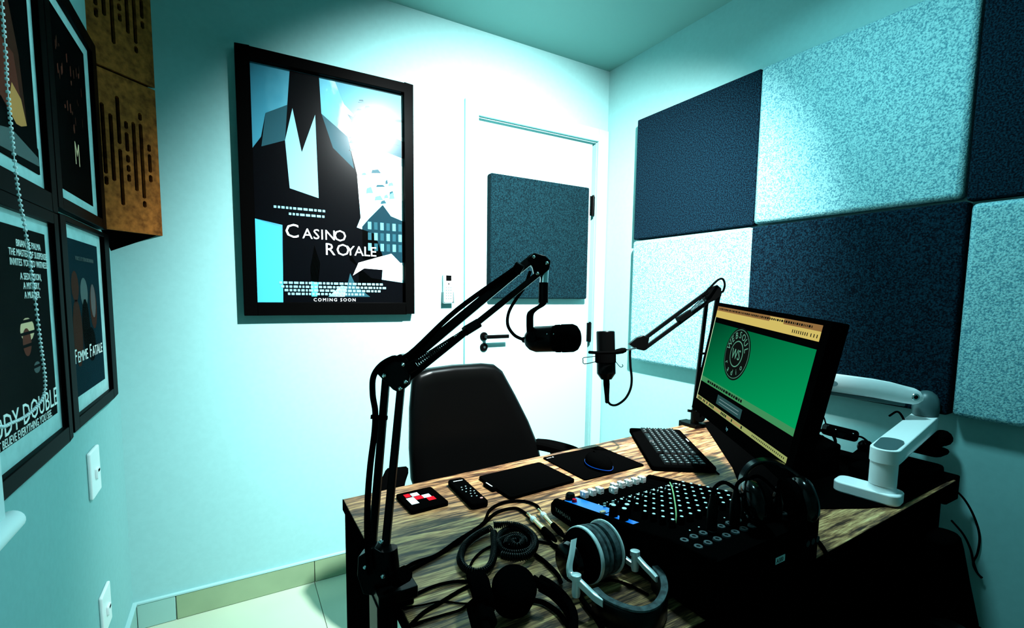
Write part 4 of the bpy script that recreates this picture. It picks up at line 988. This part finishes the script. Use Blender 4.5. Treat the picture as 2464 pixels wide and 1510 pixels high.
mb = MB(); mb.M = plane(Vector((ap.x-.05, ap.y-.05, .7534)), (1,.2,0), (-.2,1,0)); mb.rbox((-.03, -.04, 0), (.10, .06, ap.z-.75+.0), .01); obj('block', mb, BLACK, t2_, bevel=.008)
mb = MB().ball(Vector((ap.x+.005, ap.y, ap.z+.012)), .022, 12); obj('knob', mb, BLACKM, t2_)
cl_ = [([(1935,1070,1.36),(1950,1045,1.40),(1975,1035,1.44),(1998,1040,1.47),(2010,1060,1.48),(2005,1085,1.48)], .0045, 'thick black cable arching left of the webcam'),
       ([(1925,1100,1.36),(1945,1062,1.40),(1970,1050,1.44),(1982,1052,1.46),(1984,1080,1.48)], .003, 'second black cable arching closely under the thick one by the webcam'),
       ([(1940,1015,1.36),(1955,1002,1.38),(1972,996,1.42),(1982,1004,1.46),(1987,1018,1.49)], .0022, 'thin black cable rising from the monitor edge to the webcam'),
       ([(2052,1053,1.47),(2070,1050,1.45),(2088,1062,1.40),(2100,1080,1.36),(2106,1105,1.32)], .003, 'black cable curving from the webcam towards the white arm')]
for pts_, r, lab in cl_: tag(obj('power_cable', MB().tube([at(*p) for p in pts_], r), RUB), lab, 'cable')
# black case and gear on the right end of the desk
t = thing('camera_head', 'black bulky camera support head beside the white monitor arm', 'tripod head', (1.60, .60, .75))
mb = MB(); mb.prism(rrect(1.49, .512, 1.735, .66, .02), .7534, .792, .04); obj('base_block', mb, BLACK, t, bevel=.006)
g = at(2262, 1062, 1.42)
mb = MB(); mb.prism(rrect(g.x-.06, g.y-.02, g.x+.03, g.y+.12, .02), .80, g.z-.02); obj('neck', mb, BLACK, t, bevel=.01)
mb = MB().cyl(at(2215,1075,1.38), at(2268,1052,1.42), .022, n=20); obj('pan_handle', mb, RUB, t)
mb = MB().ball(at(2268,1053,1.42), .024, 14); obj('knob', mb, RUB, t)
g = at(2270, 1170, 1.40)
mb = MB(); mb.prism(rrect(g.x-.07, g.y-.03, g.x+.022, g.y+.03, .008), g.z-.03, g.z+.04); obj('side_box', mb, BLACK, t, bevel=.003)
tag(obj('power_cable', MB().tube([on(u, v, 0, x) for u, v, x in ((2284,1165,1.78),(2320,1200,1.83),(2345,1245,1.85),(2357,1290,1.853),(2352,1330,1.853),(2342,1352,1.853),(2348,1372,1.853),(2362,1390,1.853))], .0028), RUB), 'black cable hanging along the right wall from the desk end, the longest loop', 'cable')
tag(obj('power_cable', MB().tube([on(u, v, 0, x) for u, v, x in ((2290,1252,1.80),(2318,1285,1.846),(2335,1320,1.846),(2342,1350,1.846),(2352,1378,1.846),(2364,1390,1.846))], .0028), RUB), 'shorter black cable crossing the hanging loop by the right wall', 'cable')

# ------------------------------------------------------------------ headphones
def side_headphones():
    t = thing('headphones', 'silver and black headphones lying on the desk in front of the console', 'headphones', D(1470, 1420))
    A = at(1380, 1388, .800); B = at(1525, 1336, .885); ax = (B-A).normalized(); ax = Vector((ax.x, ax.y, ax.z*.3)).normalized()
    c1 = at(1392, 1338, .835); rad = .047
    def lat(base, prof): return MB().lathe(base, base+ax, prof, 36)
    c = obj('ear_cup', lat(c1, [(-.012, .020), (-.010, .034), (0, .044), (.006, rad), (.016, rad)]), BLACK, t, ang=50)
    obj('ring', lat(c1, [(.008, rad+.0005), (.009, rad+.002), (.015, rad+.002), (.0155, rad+.0005)]), SILVER, c)
    PAD = noisy(mat('ear_pad', (.03, .05, .055), .8), (.008, .015, .018), (.05, .08, .085), 90, 3)
    obj('ear_pad', lat(c1, [(.017, rad-.004), (.020, rad+.001), (.027, rad+.001), (.030, rad-.004), (.033, rad), (.040, rad-.001), (.044, rad-.010)]), PAD, t, ang=60)
    c2 = c1+ax*.052
    obj('ear_pad', lat(c2, [(-.006, rad-.010), (-.003, rad-.002), (.008, rad-.002), (.010, rad-.006)]), PAD, t, ang=60)
    o2 = obj('ear_cup', lat(c2, [(.010, rad-.002), (.020, rad-.002), (.026, .040), (.034, .030), (.036, .018)]), BLACK, t, ang=50)
    obj('ring', lat(c2, [(.010, rad-.001), (.011, rad+.001), (.014, rad+.001), (.0145, rad-.001)]), SILVER, o2)
    # outer disc of the near cup with its pale pivot arm
    c3 = c1-ax*.014+Vector((-.004, 0, -.004))
    obj('back_disc', MB().lathe(c3-ax*.012, c3, [(0, .026), (.004, .032), (.012, .034)], 28), BLACKG, t)
    obj('yoke', MB().strip([at(1381,1296,.80), at(1376,1330,.785), at(1370,1362,.775), at(1372,1385,.772)], ax, .011, .006), SILVER, t)
    obj('yoke', MB().strip([at(1440,1268,.90), at(1470,1282,.905), at(1489,1312,.905), at(1490,1345,.90), at(1478,1375,.895)], FW, .012, .004), BLACKG, t)
    # hinges
    for (u, v, d) in ((1386, 1389, .765), (1528, 1331, .845)):
        p = at(u, v, d); obj('hinge', MB().lathe(p+UP*.006, p-UP*.030, [(0, .006), (.001, .0085), (.009, .0085), (.010, .006), (.03, .007), (.036, .006)], 20), SILVER, t)
    obj('slider', MB().strip([at(1370,1380,.775), at(1386,1392,.768), at(1410,1415,.755), at(1432,1436,.745), at(1453,1450,.735)], UP, .013, .008), SILVER, t)
    obj('slider', MB().strip([at(1496,1336,.875), at(1512,1350,.865), at(1530,1362,.855)], UP, .010, .008), SILVER, t)
    obj('slider', MB().strip([at(1533,1340,.842), at(1552,1362,.828), at(1568,1378,.815), at(1582,1393,.80)], UP, .010, .008), SILVER, t)
    hb = [D(1432,1448,.772), D(1455,1470,.772), D(1500,1492,.772), D(1545,1500,.772), D(1580,1485,.772), D(1597,1450,.772), D(1592,1415,.772), D(1575,1392,.772)]
    b = MB().strip(hb, (0, 0, 1), .042, .013, 8)
    obj('headband', b, LEATH, t, ang=60)
    b = MB().strip([p+Vector((0, 0, .0225)) for p in hb], (0, 0, 1), .004, .011, 8)
    obj('headband_trim', b, PAD, t, ang=60)
side_headphones()
t = thing('headphones', 'all black headphones lying on the desk nearest the boom arm clamp', 'headphones', D(1235, 1440))
c = D(1237, 1415, .790); n_ = (Vector((-.15, -.45, .9))).normalized()
obj('ear_cup', MB().lathe(c-n_*.02, c+n_*.03, [(0, .030), (.006, .0355), (.024, .0365), (.034, .033), (.040, .022), (.042, .008)], 36), BLACK, t, ang=50)
obj('ear_pad', MB().lathe(c-n_*.034, c-n_*.018, [(0, .026), (.003, .033), (.012, .034), (.015, .030)], 32), RUB, t)
c = D(1160, 1425, .788); n2 = Vector((.9, -.3, .25)).normalized()
obj('ear_cup', MB().lathe(c-n2*.016, c+n2*.016, [(0, .018), (.004, .030), (.020, .034), (.028, .030), (.032, .016)], 32), BLACK, t, ang=50)
for p in ((1148, 1414), (1145, 1480)): obj('hinge_pin', MB().ball(at(p[0], p[1], .735), .0018, 8), CHROME, t)
obj('yoke', MB().strip([at(1285,1395,.77), at(1300,1405,.765), at(1322,1420,.76)], UP, .016, .008), BLACK, t)
obj('headband', MB().strip([D(1300,1402,.775), D(1330,1420,.772), D(1360,1450,.768), D(1380,1490,.768), D(1376,1530,.768), D(1335,1575,.768), D(1250,1590,.768), D(1190,1560,.768), D(1165,1510,.770), D(1155,1470,.775)], (0, 0, 1), .028, .012), RUB, t)
obj('hinge_block', MB().bar(D(1150,1450,.775), D(1168,1510,.770), .035, .03, up=FW), BLACK, t, bevel=.004)

def coil(path, r, pitch, wr):
    P = smooth(path, 24); tot = sum((b-a).length for a, b in zip(P, P[1:])); n = int(tot/pitch*8); out = []
    ds = [0]
    for a, b in zip(P, P[1:]): ds.append(ds[-1]+(b-a).length)
    j = 0; x = None
    for i in range(n):
        s_ = tot*i/n
        while j < len(ds)-2 and ds[j+1] < s_: j += 1
        f = (s_-ds[j])/max(ds[j+1]-ds[j], 1e-9); c = P[j].lerp(P[j+1], f); d = (P[j+1]-P[j]).normalized()
        x = d.orthogonal() if x is None else x-d*x.dot(d); x.normalize(); y = d.cross(x); th = 2*math.pi*i/8
        out.append(c+(x*math.cos(th)+y*math.sin(th))*r)
    return MB().tube(out, wr, 5, 1)
zc = .760
lp = [(1180,1270),(1150,1285),(1120,1310),(1108,1340),(1115,1362),(1140,1375),(1170,1370),(1186,1345),(1190,1310),(1188,1280)]
t = thing('coiled_cable', 'black coiled headphone cable in tight loops on the middle of the desk', 'cable', D(1180, 1320))
obj('coil', coil([D(u, v, zc) for u, v in lp], .0062, .0042, .0016), BLACKG, t, ang=80)
lp2 = [(1196,1310),(1205,1285),(1228,1272),(1255,1272),(1277,1288),(1284,1308),(1270,1326),(1240,1332),(1212,1326),(1200,1308),(1215,1296),(1245,1288),(1265,1300),(1258,1314),(1232,1316),(1222,1306)]
obj('coil', coil([D(u, v, zc) for u, v in lp2], .0064, .0042, .0018), BLACKG, t, ang=80)
lp4 = [(1218,1312),(1225,1298),(1245,1293),(1258,1302),(1250,1314),(1235,1312),(1232,1304),(1242,1302)]
obj('coil', coil([D(u, v, zc+.006) for u, v in lp4], .0064, .0042, .0018), BLACKG, t, ang=80)
lp3 = [(1188,1262),(1205,1262),(1235,1262),(1262,1272),(1284,1292),(1286,1315),(1268,1336),(1235,1340),(1205,1334)]
obj('coil', coil([D(u, v, zc+.010) for u, v in lp3], .0062, .0042, .0018), BLACKG, t, ang=80)

t = thing('headphones', 'all black headphones resting on the rear of the mixing console among the plugs', 'headphones', D(1850, 1180, .86))
c = D(1872, 1204, .900); n3 = Vector((.75, -.6, .15)).normalized()
for k, sg in ((0, -1), (1, 1)):
    cc = c+n3*(.042*sg)
    e_ = obj('ear_cup', MB().lathe(cc-n3*.014*sg, cc+n3*.016*sg, [(0, .030), (.005, .038), (.018, .040), (.026, .034), (.030, .018)], 32), BLACKG, t, ang=50)
    obj('ear_pad', MB().lathe(cc-n3*.026*sg, cc-n3*.012*sg, [(0, .028), (.004, .036), (.012, .037), (.014, .033)], 32), RUB, t)
hp_ = [c+n3*(.058*math.cos(math.radians(a)))+Vector((0, 0, 1))*(.052*math.sin(math.radians(a)))+Vector((.03, .05, 0))*math.sin(math.radians(a)) for a in range(0, 181, 15)]
obj('headband', MB().strip(hp_, Vector((.6, .75, 0)), .022, .007, 3), BLACKG, t)

# ------------------------------------------------------------------ jack plugs and loose cables on the desk
def jack(label, a, b_):
    A, B = D(*a, .762), D(*b_, .762); d = (B-A).normalized(); L = (B-A).length
    t = thing('jack_plug', label, 'plug', A, 'jack plugs on the desk')
    obj('tip', MB().lathe(A, B, [(0,.001),(.003,.0034),(.006,.0022),(.008,.0034),(L*.30,.0034)], 14), GOLD, t)
    obj('collar', MB().lathe(A, B, [(L*.28,.0065),(L*.34,.0068),(L*.40,.0055)], 16), P_WHITE, t)
    obj('barrel', MB().lathe(A, B, [(L*.38,.0050),(L*.80,.0050),(L*.84,.0056)], 16), GOLD, t)
    obj('sleeve', MB().lathe(A, B, [(L*.82,.0066),(L*1.15,.0066),(L*1.35,.0035)], 16), RUB, t)
    return B+d*L*.3
ja = jack('gold and silver jack plug on the desk, the left of the pair', (1268,1234), (1318,1282))
jb = jack('gold and silver jack plug on the desk, the right of the pair', (1294,1224), (1340,1272))
loose = [
 ([(935,1392),(960,1375),(1000,1352),(1050,1335),(1100,1300),(1140,1275),(1165,1255),(1180,1225),(1215,1207),(1260,1205),(1290,1215),(1300,1228)], .0036, 'black cable crossing the desk from the clamp to the right jack plug'),
 ([(938,1410),(980,1375),(1020,1352),(1070,1325),(1120,1290),(1160,1262),(1195,1232),(1235,1222),(1255,1228),(1280,1250),(1330,1310),(1360,1330)], .0036, 'black cable running beside the first to the left jack plug'),
 ([(960,1458),(1000,1430),(1050,1408),(1100,1398),(1140,1400),(1160,1410)], .0030, 'thin black cable arching from the clamp to the black headphones'),
 ([(965,1462),(1010,1456),(1060,1446),(1100,1450),(1130,1452)], .0016, 'hair thin black wire lying below the arching thin cable'),
 ([(988,1502),(1020,1472),(1060,1448),(1110,1418),(1150,1400)], .0030, 'thin black cable rising from the near desk edge to the headphones'),
 ([(990,1504),(1030,1490),(1070,1478),(1110,1465),(1140,1440)], .0022, 'lowest thin black cable near the front edge of the desk'),
 ([(1128,1395),(1128,1372),(1140,1345),(1165,1322),(1205,1305),(1225,1302)], .0026, 'glossy black cable curving inside the coil loop'),
 ([(1128,1372),(1132,1395),(1140,1420)], .0060, 'short thick black cable joining the coil to the headphones'),
 ([(1284,1300),(1310,1304),(1340,1312),(1352,1330)], .0026, 'black cable from the coil to the silver headphones'),
 ([(1282,1330),(1310,1350),(1340,1380),(1350,1400)], .0040, 'thicker black cable below the coil leading right'),
 ([(1278,1442),(1310,1450),(1345,1475),(1372,1512)], .0042, 'black cable beneath the black headphones leaving the lower edge'),
 ([(1420,1400),(1470,1395),(1510,1405),(1560,1430)], .0024, 'black cable lying inside the silver headband'),
 ([(1390,1412),(1400,1440),(1430,1480),(1450,1512)], .0045, 'black cable at the left foot of the silver headband'),
 ([(1925,1275),(1950,1285),(1975,1310),(1995,1342),(2010,1352)], .0045, 'thick black cable looping from the rear of the console over the desk edge'),
 ([(1915,1315),(1935,1340),(1955,1368)], .0042, 'short black cable from the rear of the console to the near desk edge'),
 ([(1760,1392),(1800,1405),(1830,1418),(1850,1440)], .0030, 'black cable with a shiny line along the near desk edge'),
 ([(1590,1120),(1640,1132),(1700,1120),(1730,1140)], .0024, 'black cable between the keyboard and the console'),
]
lib = []
for pts_, r, lab in loose:
    pp = [D(u, v, .7505+r) for u, v in pts_]
    tag(obj('loose_cable', MB().tube(pp, r), RUB, loc=pp[0]), lab, 'cable')

# ------------------------------------------------------------------ foreground chair under the near desk edge
t = thing('office_chair', 'black office chair with a glossy armrest in the lower right corner', 'chair', (1.25, .20, 0))
mb = MB(); mb.rbox((1.02, .0, .40), (1.44, .40, .47), .06); obj('seat', mb, RUB, t, bevel=.015, seg=3)
ap_ = [Vector((1.405, .25, .462)), Vector((1.43, .33, .475)), Vector((1.452, .40, .478)), Vector((1.458, .435, .462))]
mb = MB(); mb.strip(ap_, (1, -.3, 0), .05, .022); ar = obj('armrest', mb, LEATH, t)
obj('arm_post', MB().tube([(1.42, .30, .46), (1.43, .28, .44), (1.41, .25, .43)], .01), BLACKM, ar)
obj('column', MB().cyl((1.23, .20, .06), (1.23, .20, .41), .025), BLACKM, t)
for k in range(5):
    a = math.radians(72*k+10); e = Vector((1.23+.2*math.cos(a), .20+.2*math.sin(a), .05)); obj('leg', MB().bar((1.23, .20, .08), e, .04, .03), BLACKM, t)
mb = MB(); mb.rings([[Vector((x, -.03+dy, z)) for x, z in rrect(1.03, .50, 1.43, .95, .10)] for dy in (0, .04)]); obj('backrest', mb, RUB, t, bevel=.01)
